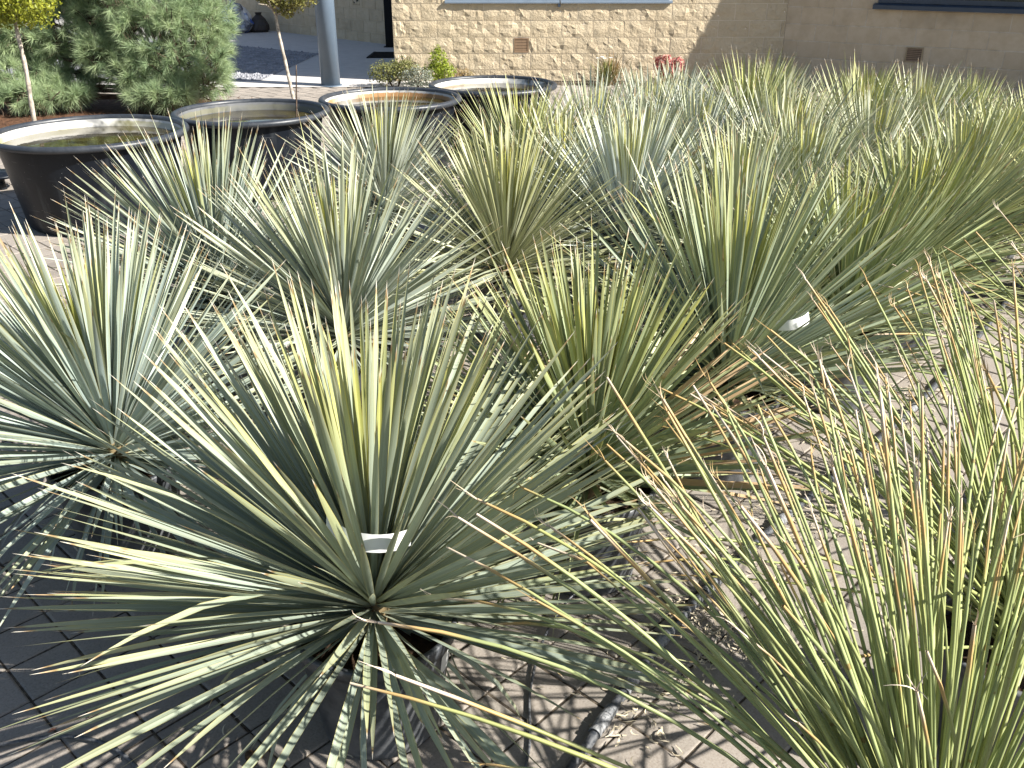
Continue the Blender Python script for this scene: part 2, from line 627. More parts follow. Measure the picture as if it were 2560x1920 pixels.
# ------------------------------------------------------------------ the block building
def split_block(seed, nx=7, nz=4, w=0.392, h=0.192, d=0.05, amp=0.014):
    r_ = random.Random(seed)
    off = Vector((r_.uniform(0, 50), r_.uniform(0, 50), r_.uniform(0, 50)))
    v, f = [], []
    for k in range(nz + 1):
        for i in range(nx + 1):
            x, z = w * (i / nx - 0.5), h * (k / nz - 0.5)
            e = i in (0, nx) or k in (0, nz)
            dep = 0.0115 + 0.35 * amp * noise.noise(Vector((x * 13, z * 13, 0)) + off) if e else 0.0095 + amp * (0.35 + 1.1 * noise.noise(Vector((x * 13, z * 13, 0)) + off)) + r_.uniform(-0.003, 0.004)
            jx = 0 if e else r_.uniform(-0.018, 0.018)
            jz = 0 if e else r_.uniform(-0.010, 0.010)
            v.append((x + jx, -max(0.0045, dep), z + jz))
    n1 = nx + 1
    for k in range(nz):
        for i in range(nx):
            q = (k * n1 + i, k * n1 + i + 1, (k + 1) * n1 + i + 1, (k + 1) * n1 + i)
            if (i + k + seed) % 2:
                f += [(q[0], q[1], q[2]), (q[0], q[2], q[3])]
            else:
                f += [(q[0], q[1], q[3]), (q[1], q[2], q[3])]
    ring = [k for k in range(n1)] + [k * n1 + nx for k in range(1, nz + 1)] + [nz * n1 + i for i in reversed(range(nx))] + [k * n1 for k in reversed(range(1, nz))]
    b = len(v)
    for q in ring:
        x, y, z = v[q]
        v.append((x, d, z))
    m = len(ring)
    for i in range(m):
        f.append((ring[(i + 1) % m], ring[i], b + i, b + (i + 1) % m))
    return v, f


def flat_block(seed, w=0.390, h=0.190, d=0.05):
    r_ = random.Random(seed)
    v, f = [], []
    b = 0.004
    for inset, y in ((0.0, d), (0.0, -0.002), (b, -0.006)):
        for sx, sz in ((-1, -1), (1, -1), (1, 1), (-1, 1)):
            v.append((sx * (w / 2 - inset) + r_.uniform(-.0015, .0015), y + r_.uniform(-.0008, .0008), sz * (h / 2 - inset) + r_.uniform(-.0012, .0012)))
    for k in range(2):
        for i in range(4):
            j2 = (i + 1) % 4
            f.append((4 * k + i, 4 * k + j2, 4 * k + 4 + j2, 4 * k + 4 + i))
    f.append((8, 9, 10, 11))
    return v, f


split_meshes = [mesh('split_block', *split_block(k), smooth=False, mat=M['split_block']) for k in range(10)]
flat_meshes = [mesh('smooth_block', *flat_block(k), smooth=False, mat=M['smooth_block']) for k in range(4)]
back_meshes = [mesh('split_block_b', *split_block(k + 50, amp=0.006), smooth=False, mat=M['smooth_block']) for k in range(5)]


def lay_blocks(parent, frame, length, z0, rows, off0, meshes, openings, seed):
    """blocks in running bond on a wall frame (local x along the wall, -y out of it)"""
    r_ = random.Random(seed)
    for k in range(rows):
        zb, zt = z0 + 0.2 * k, z0 + 0.2 * (k + 1)
        bottom = max(zb, 0.0)
        s = off0 + (0.2 if k % 2 else 0.0) - 0.8
        while s < length:
            a, b = max(s, 0.0), min(s + 0.4, length)
            s += 0.4
            if b - a < 0.03:
                continue
            segs = [(a, b)]
            for (o0, o1, q0, q1) in openings:
                if q1 <= zb + 0.03 or q0 >= zt - 0.03:
                    continue
                new = []
                for (c, d) in segs:
                    if o1 <= c or o0 >= d:
                        new.append((c, d))
                    else:
                        if o0 - c > 0.03:
                            new.append((c, o0))
                        if d - o1 > 0.03:
                            new.append((o1, d))
                segs = new
            for (c, d) in segs:
                sx = (d - c - 0.008) / 0.392
                sz = (zt - bottom - 0.008) / 0.192
                fl = r_.choice((1, -1)) if len(meshes) > 4 else 1
                m4 = frame @ Matrix.Translation(((c + d) / 2, -0.001 * r_.random(), (bottom + zt) / 2)) @ Matrix.Diagonal((sx, 1, sz, 1))
                if fl < 0:
                    m4 = m4 @ Matrix.Rotation(math.pi, 4, 'Y')
                obj('block', r_.choice(meshes), parent, mat4=m4)


HB = 2.54
bld = thing('block_building', 'sand coloured concrete block building behind the rows of yuccas', 'building')
W0 = Vector((-1.53, 12.63, 0))
W1 = Vector((3.5, 12.63, 0))
wd = Vector((0.846, -0.533, 0))
W2 = W1 + wd * 7.0
core = [(-1.52, 12.68), (3.52, 12.68), (W2.x + 0.03, W2.y + 0.05), (W2.x + 3.0, W2.y + 4.6), (4.0, 18.5), (-1.25, 16.55), (-1.52, 16.3)]
v = [(x, y, -0.02) for x, y in core] + [(x, y, HB) for x, y in core]
n = len(core)
f = [(i, (i + 1) % n, n + (i + 1) % n, n + i) for i in range(n)] + [tuple(range(n, 2 * n))]
wall_core = obj('wall', mesh('wall_core', v, f, smooth=False, mat=M['mortar']), bld)
obj('unseen_shade_box', mesh('unseen_shade_box', *box(-1.5, 3.0, 13.5, 16.2, HB + 0.001, 4.1), smooth=False, mat=M['mortar']), bld)  # unseen box added on the roof to shade the recess behind the column
# mortar face just behind the block faces
frame_s = Matrix.Translation(W0)
ang = math.atan2(wd.y, wd.x)
frame_r = Matrix.Translation(W1) @ Matrix.Rotation(ang, 4, 'Z')
for fr, ln in ((frame_s, 5.03), (frame_r, 7.0)):
    vv, ff = box(0.002, ln - 0.002, -0.0065 if ln < 6 else -0.0035, 0.06, 0, HB - 0.002)
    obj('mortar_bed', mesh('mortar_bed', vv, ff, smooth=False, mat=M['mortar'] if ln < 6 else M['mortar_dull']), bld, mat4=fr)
SO = [(0.70, 3.52, 0.985, 2.2), (1.555, 1.745, 0.355, 0.535)]
RO = [(1.10, 3.4, 0.985, 2.2), (1.51, 1.71, 0.325, 0.505)]
lay_blocks(bld, frame_s, 5.03, -0.057, 6, 0.37, split_meshes, SO, 1)
lay_blocks(bld, frame_r, 7.0, -0.09, 6, 0.19, flat_meshes, RO, 2)
# upper courses above the picture
for fr, ln, o0, o1, m in ((frame_s, 5.03, 0.70, 3.52, M['split_block']), (frame_r, 7.0, 1.10, 3.4, M['smooth_block'])):
    for (a, b, c, d) in ((0, o0, 1.15, HB), (o1, ln, 1.15, HB), (o0 + .001, o1 - .001, 2.2, HB)):
        vv, ff = box(a, b, -0.013, 0.0, c, d)
        obj('upper_course', mesh('upper_course', vv, ff, smooth=False, mat=m), bld, mat4=fr)


def vent(fr, s0, s1, z0, z1, mat_f, mat_s, slats):
    par = obj('vent', mesh('vent', *join([box(s0, s1, -0.018, 0.03, z0, z0 + 0.014), box(s0, s1, -0.018, 0.03, z1 - 0.014, z1),
                                          box(s0, s0 + 0.014, -0.0182, 0.03, z0 + 0.014, z1 - 0.014), box(s1 - 0.014, s1, -0.0182, 0.03, z0 + 0.014, z1 - 0.014)]),
                         smooth=False, mat=mat_f), bld, mat4=fr)
    obj('back_plate', mesh('back_plate', *box(s0 + 0.012, s1 - 0.012, -0.0085, 0.0004, z0 + 0.01, z1 - 0.01), smooth=False, mat=M['dark']), par)
    h = (z1 - z0 - 0.028) / slats
    vv = [(s0 + .015, -0.0165, 0), (s1 - .015, -0.0165, 0), (s1 - .015, -0.009, h * 0.75), (s0 + .015, -0.009, h * 0.75),
          (s0 + .015, -0.0145, 0), (s1 - .015, -0.0145, 0)]
    me = mesh('slat', vv, [(0, 1, 2, 3), (0, 4, 5, 1)], smooth=False, mat=mat_s)
    for k in range(slats):
        obj('slat', me, par, loc=(0, 0, z0 + 0.016 + h * k))


vent(frame_s, 1.557, 1.743, 0.357, 0.533, M['vent'], M['vent'], 8)
vent(frame_r, 1.512, 1.708, 0.327, 0.503, M['vent_tan'], M['vent'], 7)


def window(fr, s0, s1, m, split=None):
    zs = 0.985
    fb = [box(s0, s1, -0.02, 0.02, zs, zs + 0.05), box(s0, s1, -0.02, 0.02, 2.15, 2.2),
          box(s0, s0 + 0.05, -0.0202, 0.02, zs + 0.05, 2.15), box(s1 - 0.05, s1, -0.0202, 0.02, zs + 0.05, 2.15)]
    if split:
        fb.append(box(split - 0.03, split + 0.03, -0.022, 0.02, zs + 0.05, 2.15))
    w = obj('window', mesh('window_frame', *join(fb), smooth=False, mat=m), bld, mat4=fr)
    obj('pane', mesh('pane', *box(s0 + 0.04, s1 - 0.04, -0.010, 0.0, zs + 0.04, 2.16), smooth=False, mat=M['glass']), w)
    return w


w1 = window(frame_s, 0.70, 3.52, M['sill'], 2.15)
for a, b in ((0.68, 2.13), (2.145, 3.56)):
    vv = [(a, -0.052, 0.948), (b, -0.052, 0.948), (b, 0.0, 0.955), (a, 0.0, 0.955), (a, -0.052, 0.972), (b, -0.052, 0.972), (b, 0.0, 0.986), (a, 0.0, 0.986)]
    obj('sill', mesh('sill', vv, box(0, 1, 0, 1, 0, 1)[1], smooth=False, mat=M['sill']), w1)
obj('bracket', mesh('bracket', *box(2.112, 2.142, -0.046, 0.0, 0.905, 0.9465), smooth=False, mat=M['navy']), w1)
w2 = window(frame_r, 1.10, 3.4, M['navy'], None)
vv = [(1.06, -0.085, 0.915), (3.44, -0.085, 0.915), (3.44, 0.0, 0.925), (1.06, 0.0, 0.925), (1.06, -0.085, 0.962), (3.44, -0.085, 0.962), (3.44, 0.0, 0.986), (1.06, 0.0, 0.986)]
obj('sill', mesh('sill', vv, box(0, 1, 0, 1, 0, 1)[1], smooth=False, mat=M['navy']), w2)

# recessed wall behind the column
rw = thing('block_wall', 'shaded brown block wall behind the steel column and path', 'wall')
q0, q1 = Vector((-1.3, 16.55, 0)), Vector((-9.0, 24.6, 0))
dv = (q0 - q1)
fr_b = Matrix.Translation(q1) @ Matrix.Rotation(math.atan2(dv.y, dv.x), 4, 'Z')
LB = dv.length
vv, ff = box(0, LB, 0.0, 0.3, -0.02, 2.7)
obj('wall', mesh('recess_wall', vv, ff, smooth=False, mat=M['mortar']), rw, mat4=fr_b)
lay_blocks(rw, fr_b, LB, -0.03, 7, 0.11, back_meshes, [], 5)
vv, ff = box(0, LB, -0.010, 0.0, 1.37, 2.7)
obj('upper_course', mesh('upper_course', vv, ff, smooth=False, mat=M['smooth_block']), rw, mat4=fr_b)
dp = thing('steel_post', 'dark steel post at the end of the shaded block wall', 'post', (-2.12, 17.05, 0))
obj('post', mesh('post', *box(-0.075, 0.075, -0.05, 0.05, 0.0, 2.7), smooth=False, mat=M['dark']), dp)
obj('base_plate', mesh('base_plate', *box(-0.11, 0.11, -0.08, 0.08, 0.0045, 0.016), smooth=False, mat=M['dark']), dp)
# small vent in the recessed wall
s_v = (Vector((-2.83, 18.15, 0)) - q1).dot(dv.normalized())
vb = obj('vent', mesh('vent', *join([box(s_v - .11, s_v + .11, -0.016, 0.0, 0.62, 0.65), box(s_v - .11, s_v + .11, -0.016, 0.0, 0.83, 0.86),
                                     box(s_v - .11, s_v - .08, -0.0162, 0.0, 0.65, 0.83), box(s_v + .08, s_v + .11, -0.0162, 0.0, 0.65, 0.83)]), smooth=False, mat=M['vent_tan']), rw, mat4=fr_b)
obj('grille', mesh('grille', *box(s_v - .08, s_v + .08, -0.0125, -0.0005, 0.65, 0.83), smooth=False, mat=M['dark']), vb)
gd = thing('drain_grate', 'dark rectangular drain grate set in the shaded concrete', 'grate', (-1.95, 15.7, 0.0045))
bars = [box(-0.3, 0.3, -0.4 + k * 0.1, -0.36 + k * 0.1, 0.0, 0.012) for k in range(9)] + [box(-0.34, -0.3005, -0.42, 0.46, 0, 0.014), box(0.3005, 0.34, -0.42, 0.46, 0, 0.014)]
obj('bars', mesh('bars', *join(bars), smooth=False, mat=M['dark']), gd)

# blue steel column
cl = thing('steel_column', 'round blue grey steel column standing on the path edge', 'column', (-2.3, 12.2, 0.0))
vv, ff, uu = lathe([(0.12, 0.0), (0.12, 1.5), (0.12, 3.2)], 40, True, True)
obj('shaft', mesh('shaft', vv, ff, mat=M['steel']), cl)
vv, ff, uu = lathe([(0.145, 0.0), (0.145, 0.010), (0.1205, 0.014)], 40)
obj('base_ring', mesh('base_ring', vv, ff, smooth=False, mat=M['steel']), cl)
vv, ff = box(-0.2, 0.2, -0.2, 0.2, 3.2005, 3.22)
obj('top_plate', mesh('top_plate', vv, ff, smooth=False, mat=M['steel']), cl)
# ------------------------------------------------------------------ water tubs
def mat_inside(name, seed, algae, amount, white):
    t = NT(name)
    co = t.coord()
    z = t.sep(co)[2]
    n = t.noise(t.pos(), 3.0 + seed * 0.3, 4.0, 0.6)
    n2 = t.noise(t.pos(), 26.0, 4.0, 0.7)
    zz = t.math('ADD', z, t.math('MULTIPLY', t.math('SUBTRACT', n2, 0.5), 0.022))
    c = t.mix(t.ramp(n2, 0.3, 0.7, 0.0, 0.25), (0.035, 0.040, 0.05), (0.10, 0.105, 0.11))
    c = t.mix(t.math('MULTIPLY', t.math('MULTIPLY', t.ramp(zz, 0.552, 0.545), t.ramp(n, 0.34, 0.5)), white), c, (0.66, 0.64, 0.59))
    band = t.math('MULTIPLY', t.math('MULTIPLY', t.ramp(zz, 0.534, 0.526), t.ramp(zz, 0.492, 0.500)), t.ramp(t.noise(t.pos(), 1.6, 2.0), 0.38, 0.58))
    c = t.mix(t.math('MULTIPLY', band, amount), c, algae)
    c = t.mix(t.math('MULTIPLY', t.ramp(zz, 0.494, 0.488), 0.75 * white), c, (0.46, 0.44, 0.36))
    t.set(c, 0.7, 0.3)
    return t.m


def mat_water():
    t = NT('tub_water')
    n = t.noise(t.pos(), 7.0, 3.0)
    c = t.mix(t.ramp(n, 0.35, 0.7), (0.020, 0.014, 0.004), (0.060, 0.048, 0.012))
    t.set(c, 0.03, 0.5)
    t.bump(t.noise(t.pos(), 16.0, 2.0), 0.06, 0.01)
    return t.m


M['water'] = mat_water()
TUBS = [(-2.66, 5.93, 0.575, 0.497, (0.27, 0.245, 0.06), 0.8, 0.8, 'large black tub of greenish water nearest the left edge, algae ring inside'),
        (-1.84, 6.70, 0.525, 0.492, (0.16, 0.15, 0.07), 0.5, 0.12, 'large black tub of dark water with a thin stick standing in it'),
        (-0.93, 7.32, 0.525, 0.500, (0.30, 0.14, 0.03), 0.9, 0.7, 'large black tub with rusty brown water, in front of the round clipped shrub'),
        (-0.16, 8.08, 0.520, 0.505, (0.36, 0.25, 0.13), 0.7, 1.0, 'large black tub farthest back, nearest the sunny block wall')]
for k, (x, y, r_, wz, alg, am, wh, lab) in enumerate(TUBS):
    t = thing('water_tub', lab, 'tub', (x, y, 0.0), 0.4 * k, 'black water tubs in a line')
    b = r_ * 0.79
    vv, ff, uu = lathe([(b - 0.02, 0.0), (b, 0.012), (b + 0.012, 0.05), (r_ - 0.036, 0.50), (r_ - 0.030, 0.535)], 72)
    obj('body', mesh('tub_body', vv, ff, mat=M['tub']), t)
    pr = [(r_ - 0.029, 0.530)] + [(r_ + 0.002 + 0.020 * math.cos(a), 0.549 + 0.020 * math.sin(a)) for a in np.linspace(-1.5, 1.4, 6)] + [(r_ - 0.006 + 0.020 * math.cos(a), 0.549 + 0.021 * math.sin(a)) for a in np.linspace(1.7, 3.3, 5)] + [(r_ - 0.027, 0.532)]
    vv, ff, uu = lathe(pr, 72, False)
    obj('rim', mesh('tub_rim', vv, ff, mat=M['tub_rim']), t)
    vv, ff, uu = lathe([(r_ - 0.0268, 0.545), (r_ - 0.034, 0.525), (r_ - 0.042, 0.495), (r_ - 0.049, 0.46), (r_ - 0.075, 0.36)], 72, False, False)
    ff = [tuple(reversed(q)) for q in ff]
    obj('inner_wall', mesh('tub_inside', vv, ff, mat=mat_inside('tub_inside_%d' % k, k, alg, am, wh)), t)
    rad = r_ - 0.0405
    vv = [(0, 0, wz)] + [(rad * math.cos(a), rad * math.sin(a), wz) for a in np.linspace(0, 2 * math.pi, 72, endpoint=False)]
    ff = [(0, 1 + i, 1 + (i + 1) % 72) for i in range(72)]
    obj('water', mesh('tub_water', vv, ff, mat=M['water']), t)

st = thing('stick', 'thin dark stick standing upright in the second tub', 'stick', (-1.50, 6.58, 0.02))
vv, ff = tube(spline([(0.0, 0.0, 0.0), (-0.01, 0, 0.35), (0.012, 0, 0.62), (0.035, 0, 0.86)], 5), [0.006] * 10 + [0.0055, 0.005, 0.005, 0.0045, 0.004, 0.0035], 6)
obj('twig', mesh('twig', vv, ff, mat=M['bark_dark']), st)
sn = thing('plant_saucer', 'dark upturned saucer on the pavers left of the tubs', 'saucer', (-3.74, 6.72, 0.0), 0.3)
vv, ff, uu = lathe([(0.035, 0.0), (0.03, 0.05), (0.03, 0.085), (0.14, 0.095), (0.15, 0.105), (0.145, 0.115), (0.06, 0.135), (0.0, 0.14)], 28)
obj('dish', mesh('dish', vv, ff, mat=M['tub']), sn)

# ------------------------------------------------------------------ leafy things
def leaf_cloud(centres, n, size, seed, shell=0.55, aspect=0.55, droop=0.0, flat=0.0):
    """many small leaf faces spread through the volume of some ellipsoids; uv.x carries a random tone"""
    r_ = np.random.default_rng(seed)
    V, F, U = [], [], []
    vol = np.array([c[3] * c[4] * c[5] for c in centres]) ** 0.75
    pick = r_.choice(len(centres), n, p=vol / vol.sum())
    for k in range(n):
        cx, cy, cz, rx, ry, rz = centres[pick[k]]
        d = r_.normal(size=3)
        d /= np.linalg.norm(d)
        q = (shell + (1 - shell) * r_.random()) * (1 + 0.10 * noise.noise(Vector((d[0] * 3 + seed, d[1] * 3, d[2] * 3))) * 3)
        p = np.array([cx, cy, cz]) + d * q * np.array([rx, ry, rz])
        nrm = d * 0.7 + r_.normal(size=3) * 0.6 + np.array([0, 0, flat])
        nrm /= np.linalg.norm(nrm)
        t1 = np.cross(nrm, r_.normal(size=3))
        t1 /= np.linalg.norm(t1)
        t2 = np.cross(nrm, t1)
        s = size * r_.uniform(0.6, 1.3)
        w = s * aspect
        b = len(V)
        tone = r_.random()
        V += [p - t1 * s * 0.5, p + t2 * w * 0.5 - nrm * s * 0.06, p + t1 * s * 0.5 - nrm * s * droop, p - t2 * w * 0.5 - nrm * s * 0.06]
        U += [(tone, 0), (tone, 0.5), (tone, 1), (tone, 0.5)]
        F += [(b, b + 1, b + 2, b + 3)]
    return V, F, U


def standard_tree(lab, base, top, trunk_pts, centres, m, n, size, seed, rad):
    t = thing('standard_tree', lab, 'tree', base, 0, 'slender clipped trees behind the tubs')
    pts = spline(trunk_pts, 6)
    r0 = [rad * (1.0 - 0.35 * i / (len(pts) - 1)) * (1 + 0.12 * math.sin(i * 2.1)) for i in range(len(pts))]
    vv, ff = tube(pts, r0, 9)
    tr = obj('trunk', mesh('trunk', vv, ff, mat=M['bark']), t)
    rr_ = random.Random(seed)
    tip = Vector(pts[-1])
    for k in range(9):
        a = rr_.uniform(0, 6.28)
        e = rr_.uniform(0.2, 1.2)
        l = rr_.uniform(0.18, 0.32)
        dirv = Vector((math.cos(a) * math.cos(e), math.sin(a) * math.cos(e), math.sin(e)))
        b0 = tip - Vector((0, 0, rr_.uniform(0, 0.12)))
        vv, ff = tube([b0, b0 + dirv * l * 0.5 + Vector((0, 0, 0.02)), b0 + dirv * l], [rad * 0.42, rad * 0.3, rad * 0.12], 5)
        obj('branch', mesh('branch', vv, ff, mat=M['bark']), tr)
    vv, ff, uu = leaf_cloud(centres, n, size, seed)
    obj('crown', mesh('tree_crown', vv, ff, uu, smooth=False, mat=m), t)


c1 = [(0.10, 0, 1.28, 0.26, 0.26, 0.28), (-0.10, 0.05, 1.20, 0.22, 0.22, 0.20), (0.20, -0.05, 1.18, 0.20, 0.2, 0.18), (0.0, -0.15, 1.35, 0.2, 0.2, 0.25), (-0.02, 0.0, 1.08, 0.13, 0.13, 0.09)]
standard_tree('slim tree with lime green leaves behind the leftmost tub', (-4.04, 8.0, 0), 1.0,
              [(0.0, 0, 0), (0.0, 0, 0.35), (0.02, 0, 0.7), (0.015, 0, 1.05), (0.04, 0, 1.2)], c1, M['lime'], 5200, 0.032, 21, 0.021)
c2 = [(-0.02, 0, 1.24, 0.26, 0.26, 0.22), (-0.2, 0.03, 1.22, 0.16, 0.2, 0.14), (0.16, -0.05, 1.19, 0.15, 0.18, 0.11), (-0.03, 0, 1.06, 0.10, 0.10, 0.08)]
standard_tree('slim pale-stemmed tree with olive leaves in front of the steel column', (-2.13, 9.5, 0), 1.0,
              [(0.0, 0, 0), (-0.045, 0, 0.24), (-0.085, 0, 0.55), (-0.125, 0, 0.85), (-0.14, 0, 1.12)], c2, M['olive'], 3600, 0.034, 22, 0.020)

# pine bush: soft needle tufts on branches
pine = thing('pine_bush', 'broad pine bush with soft long green needles beside the path', 'pine', (-4.2, 10.3, 0.0))
LOBES = [(0.62, 0.0, 0.72, 0.62, 0.60, 0.48), (0.86, -0.05, 0.42, 0.42, 0.42, 0.30), (0.45, 0.05, 1.20, 0.62, 0.6, 0.40), (0.25, -0.22, 0.42, 0.30, 0.30, 0.20),
         (-0.60, 0.0, 0.28, 0.42, 0.40, 0.17), (-1.05, -0.1, 0.36, 0.36, 0.36, 0.24), (-0.95, 0.1, 0.80, 0.40, 0.40, 0.26), (-0.15, 0.15, 0.95, 0.34, 0.36, 0.30),
         (-0.30, 0.25, 1.35, 0.6, 0.5, 0.35), (0.95, 0.1, 0.95, 0.33, 0.4, 0.33), (0.55, -0.28, 0.22, 0.32, 0.25, 0.12), (-0.42, -0.25, 0.22, 0.22, 0.22, 0.12),
         (-0.55, 0.1, 0.78, 0.36, 0.36, 0.24), (-1.25, 0.0, 1.15, 0.4, 0.4, 0.3), (-0.75, 0.1, 1.25, 0.42, 0.4, 0.3), (0.05, 0.1, 1.4, 0.45, 0.45, 0.3), (-0.1, -0.1, 0.62, 0.26, 0.3, 0.2), (-1.3, 0.0, 0.70, 0.32, 0.32, 0.26),
         (0.1, 0.35, 0.70, 0.5, 0.25, 0.40), (-0.6, 0.35, 0.75, 0.65, 0.22, 0.42), (-0.75, 0.2, 0.42, 0.4, 0.3, 0.2),
         (-0.85, -0.4, 0.20, 0.42, 0.25, 0.14), (-1.5, -0.2, 0.3, 0.4, 0.3, 0.24), (0.6, -0.45, 0.24, 0.35, 0.2, 0.15)]
r_ = np.random.default_rng(5)
V, F, U = [], [], []
tuft_pts = []
for (cx, cy, cz, rx, ry, rz) in LOBES:
    nt = int(1.55 * (150 * (rx * ry * rz) ** 0.6 / 0.30 + 20))
    for _ in range(nt):
        d = r_.normal(size=3)
        d /= np.linalg.norm(d)
        if d[1] > 0.6 and r_.random() < 0.7:
            continue
        q = r_.uniform(0.62, 1.06)
        p = np.array([cx, cy, cz]) + d * q * np.array([rx, ry, rz])
        if p[2] < 0.08:
            continue
        ax = d * np.array([1 / rx, 1 / ry, 1 / rz])
        ax = ax / np.linalg.norm(ax) + np.array([0, 0, 0.45]) + r_.normal(size=3) * 0.25
        ax /= np.linalg.norm(ax)
        tuft_pts.append((p, ax))
        tone0 = r_.uniform(0.1, 0.9)
        e1 = np.cross(ax, [0.3, 0.2, 0.9])
        e1 /= np.linalg.norm(e1)
        e2 = np.cross(ax, e1)
        for _k in range(66):
            ph = r_.uniform(0, 2 * math.pi)
            sp = r_.uniform(0.15, 1.25)
            nd = ax * math.cos(sp) + (e1 * math.cos(ph) + e2 * math.sin(ph)) * math.sin(sp)
            l = r_.uniform(0.095, 0.15)
            base = p - ax * r_.uniform(0.0, 0.07)
            tip = base + nd * l - np.array([0, 0, 0.012])
            sd = np.cross(nd, r_.normal(size=3))
            sd = sd / np.linalg.norm(sd) * 0.0023
            b = len(V)
            V += [base - sd, base + sd, tip]
            tone = min(1, max(0, tone0 + r_.normal() * 0.15))
            U += [(tone, 0), (tone, 0), (tone, 1)]
            F.append((b, b + 1, b + 2))
obj('crown', mesh('pine_crown', V, F, U, smooth=False, mat=M['needles']), pine)
vv, ff = tube([(0.15, 0.1, 0.0), (0.12, 0.1, 0.4), (0.05, 0.1, 0.9), (0.1, 0.12, 1.4)], [0.06, 0.052, 0.04, 0.02], 9)
ptr = obj('trunk', mesh('pine_trunk', vv, ff, mat=M['bark_dark']), pine)
for (cx, cy, cz, rx, ry, rz) in LOBES:
    z0 = max(0.08, min(0.9, cz * 0.6))
    vv, ff = tube(spline([(0.12, 0.1, z0), (0.12 + (cx - 0.12) * 0.5, 0.1 + (cy - 0.1) * 0.5, z0 + (cz - z0) * 0.35), (cx, cy, cz)], 4), [0.024 - 0.0017 * i for i in range(9)], 6)
    br = obj('branch', mesh('pine_branch', vv, ff, mat=M['bark_dark']), pine)
VV = []
rr_ = random.Random(4)
for p, ax in tuft_pts:
    if rr_.random() < 0.5:
        VV.append(tube([Vector(p) - Vector(ax) * 0.24 - Vector((0, 0, 0.06)), Vector(p) - Vector(ax) * 0.1, Vector(p)], [0.006, 0.005, 0.003], 4, False))
tw = obj('twigs', mesh('pine_twigs', *join(VV), mat=M['bark_dark']), ptr)
tw['kind'] = 'stuff'


# shrubs by the wall
def shrub(name, lab, loc, centres, m, n, size, seed, asp=0.55, stems=7, shell=0.5):
    t = thing(name, lab, 'shrub', loc)
    vv, ff, uu = leaf_cloud(centres, n, size, seed, shell, asp)
    ok = [i for i, p in enumerate(vv)]
    vv = [np.array([p[0], p[1], max(p[2], 0.006)]) for p in vv]
    obj('foliage', mesh(name, vv, ff, uu, smooth=False, mat=m), t)
    rr_ = random.Random(seed)
    for k in range(stems):
        c = centres[k % len(centres)]
        vv, ff = tube([(c[0] * 0.3, c[1] * 0.3, 0.0), (c[0] * 0.7 + rr_.uniform(-.03, .03), c[1] * 0.7, c[2] * 0.6), (c[0] + rr_.uniform(-1, 1) * c[3] * 0.5, c[1], c[2] + c[5] * 0.4)], [0.008, 0.006, 0.003], 5)
        obj('stem', mesh('shrub_stem', vv, ff, mat=M['bark_dark']), t)


shrub('clipped_shrub', 'low rounded olive green shrub at the corner of the sunny wall', (-1.47, 12.05, 0),
      [(-0.10, 0.05, 0.17, 0.24, 0.2, 0.16), (0.12, 0.08, 0.20, 0.2, 0.2, 0.16)], M['box'], 3400, 0.026, 31)
shrub('grey_shrub', 'low grey-leaved shrub between the clipped shrub and the bright green one', (-1.17, 11.92, 0),
      [(0.0, 0.0, 0.13, 0.22, 0.16, 0.14)], M['silver'], 1500, 0.026, 32)
shrub('upright_shrub', 'small upright bright green shrub against the sunny wall', (-0.93, 12.22, 0),
      [(0.0, 0.0, 0.30, 0.13, 0.13, 0.16), (-0.05, 0.0, 0.17, 0.17, 0.15, 0.13), (0.09, 0.0, 0.16, 0.14, 0.14, 0.12), (0.0, 0, 0.42, 0.05, 0.05, 0.07)], M['bright'], 1500, 0.05, 33, 0.28)
shrub('dry_shrub', 'wispy brown dry plant right of the bright green shrub', (-0.62, 12.3, 0),
      [(0.0, 0.0, 0.10, 0.16, 0.1, 0.10)], M['dry'], 420, 0.05, 34, 0.14)
shrub('red_shrub', 'shrub with drooping pinkish red leaves by the wall shadow', (1.97, 12.2, 0),
      [(-0.05, 0.0, 0.28, 0.15, 0.12, 0.10), (0.12, 0.0, 0.24, 0.09, 0.1, 0.12), (0.0, 0, 0.16, 0.16, 0.12, 0.12)], M['red'], 520, 0.075, 35, 0.32)


def grassy(name, lab, loc, n, l, m, seed, flowers):
    rr_ = random.Random(seed)
    t = thing(name, lab, 'plant', loc)
    V, F, U = [], [], []
    for k in range(n):
        a, e = rr_.uniform(0, 6.28), rr_.uniform(0.6, 1.45)
        ll = l * rr_.uniform(0.6, 1.1)
        d = Vector((math.cos(a) * math.cos(e), math.sin(a) * math.cos(e), math.sin(e)))
        sd = Vector((-math.sin(a), math.cos(a), 0)) * 0.006
        p0 = Vector((rr_.uniform(-.04, .04), rr_.uniform(-.04, .04), 0.0))
        p1 = p0 + d * ll * 0.6
        p2 = p0 + d * ll - Vector((0, 0, ll * 0.15))
        b = len(V)
        V += [p0 - sd, p0 + sd, p1 + sd * 0.9, p1 - sd * 0.9, p2]
        tone = rr_.random()
        U += [(tone, 0)] * 5
        F += [(b, b + 1, b + 2, b + 3), (b + 3, b + 2, b + 4)]
    obj('blades', mesh('blades', V, F, U, smooth=False, mat=m), t)
    for (x, y, z) in flowers:
        vv, ff = [], []
        for k in range(6):
            a = k * math.pi / 3
            b = len(vv)
            c0 = Vector((x, y, z))
            q = Vector((math.cos(a), math.sin(a), 0.35)) * 0.034
            s2 = Vector((-math.sin(a), math.cos(a), 0)) * 0.012
            vv += [c0, c0 + q * 0.6 + s2, c0 + q, c0 + q * 0.6 - s2]
            ff.append((b, b + 1, b + 2, b + 3))
        fl = obj('flower', mesh('flower', vv, ff, smooth=False, mat=M['white_flower']), t)


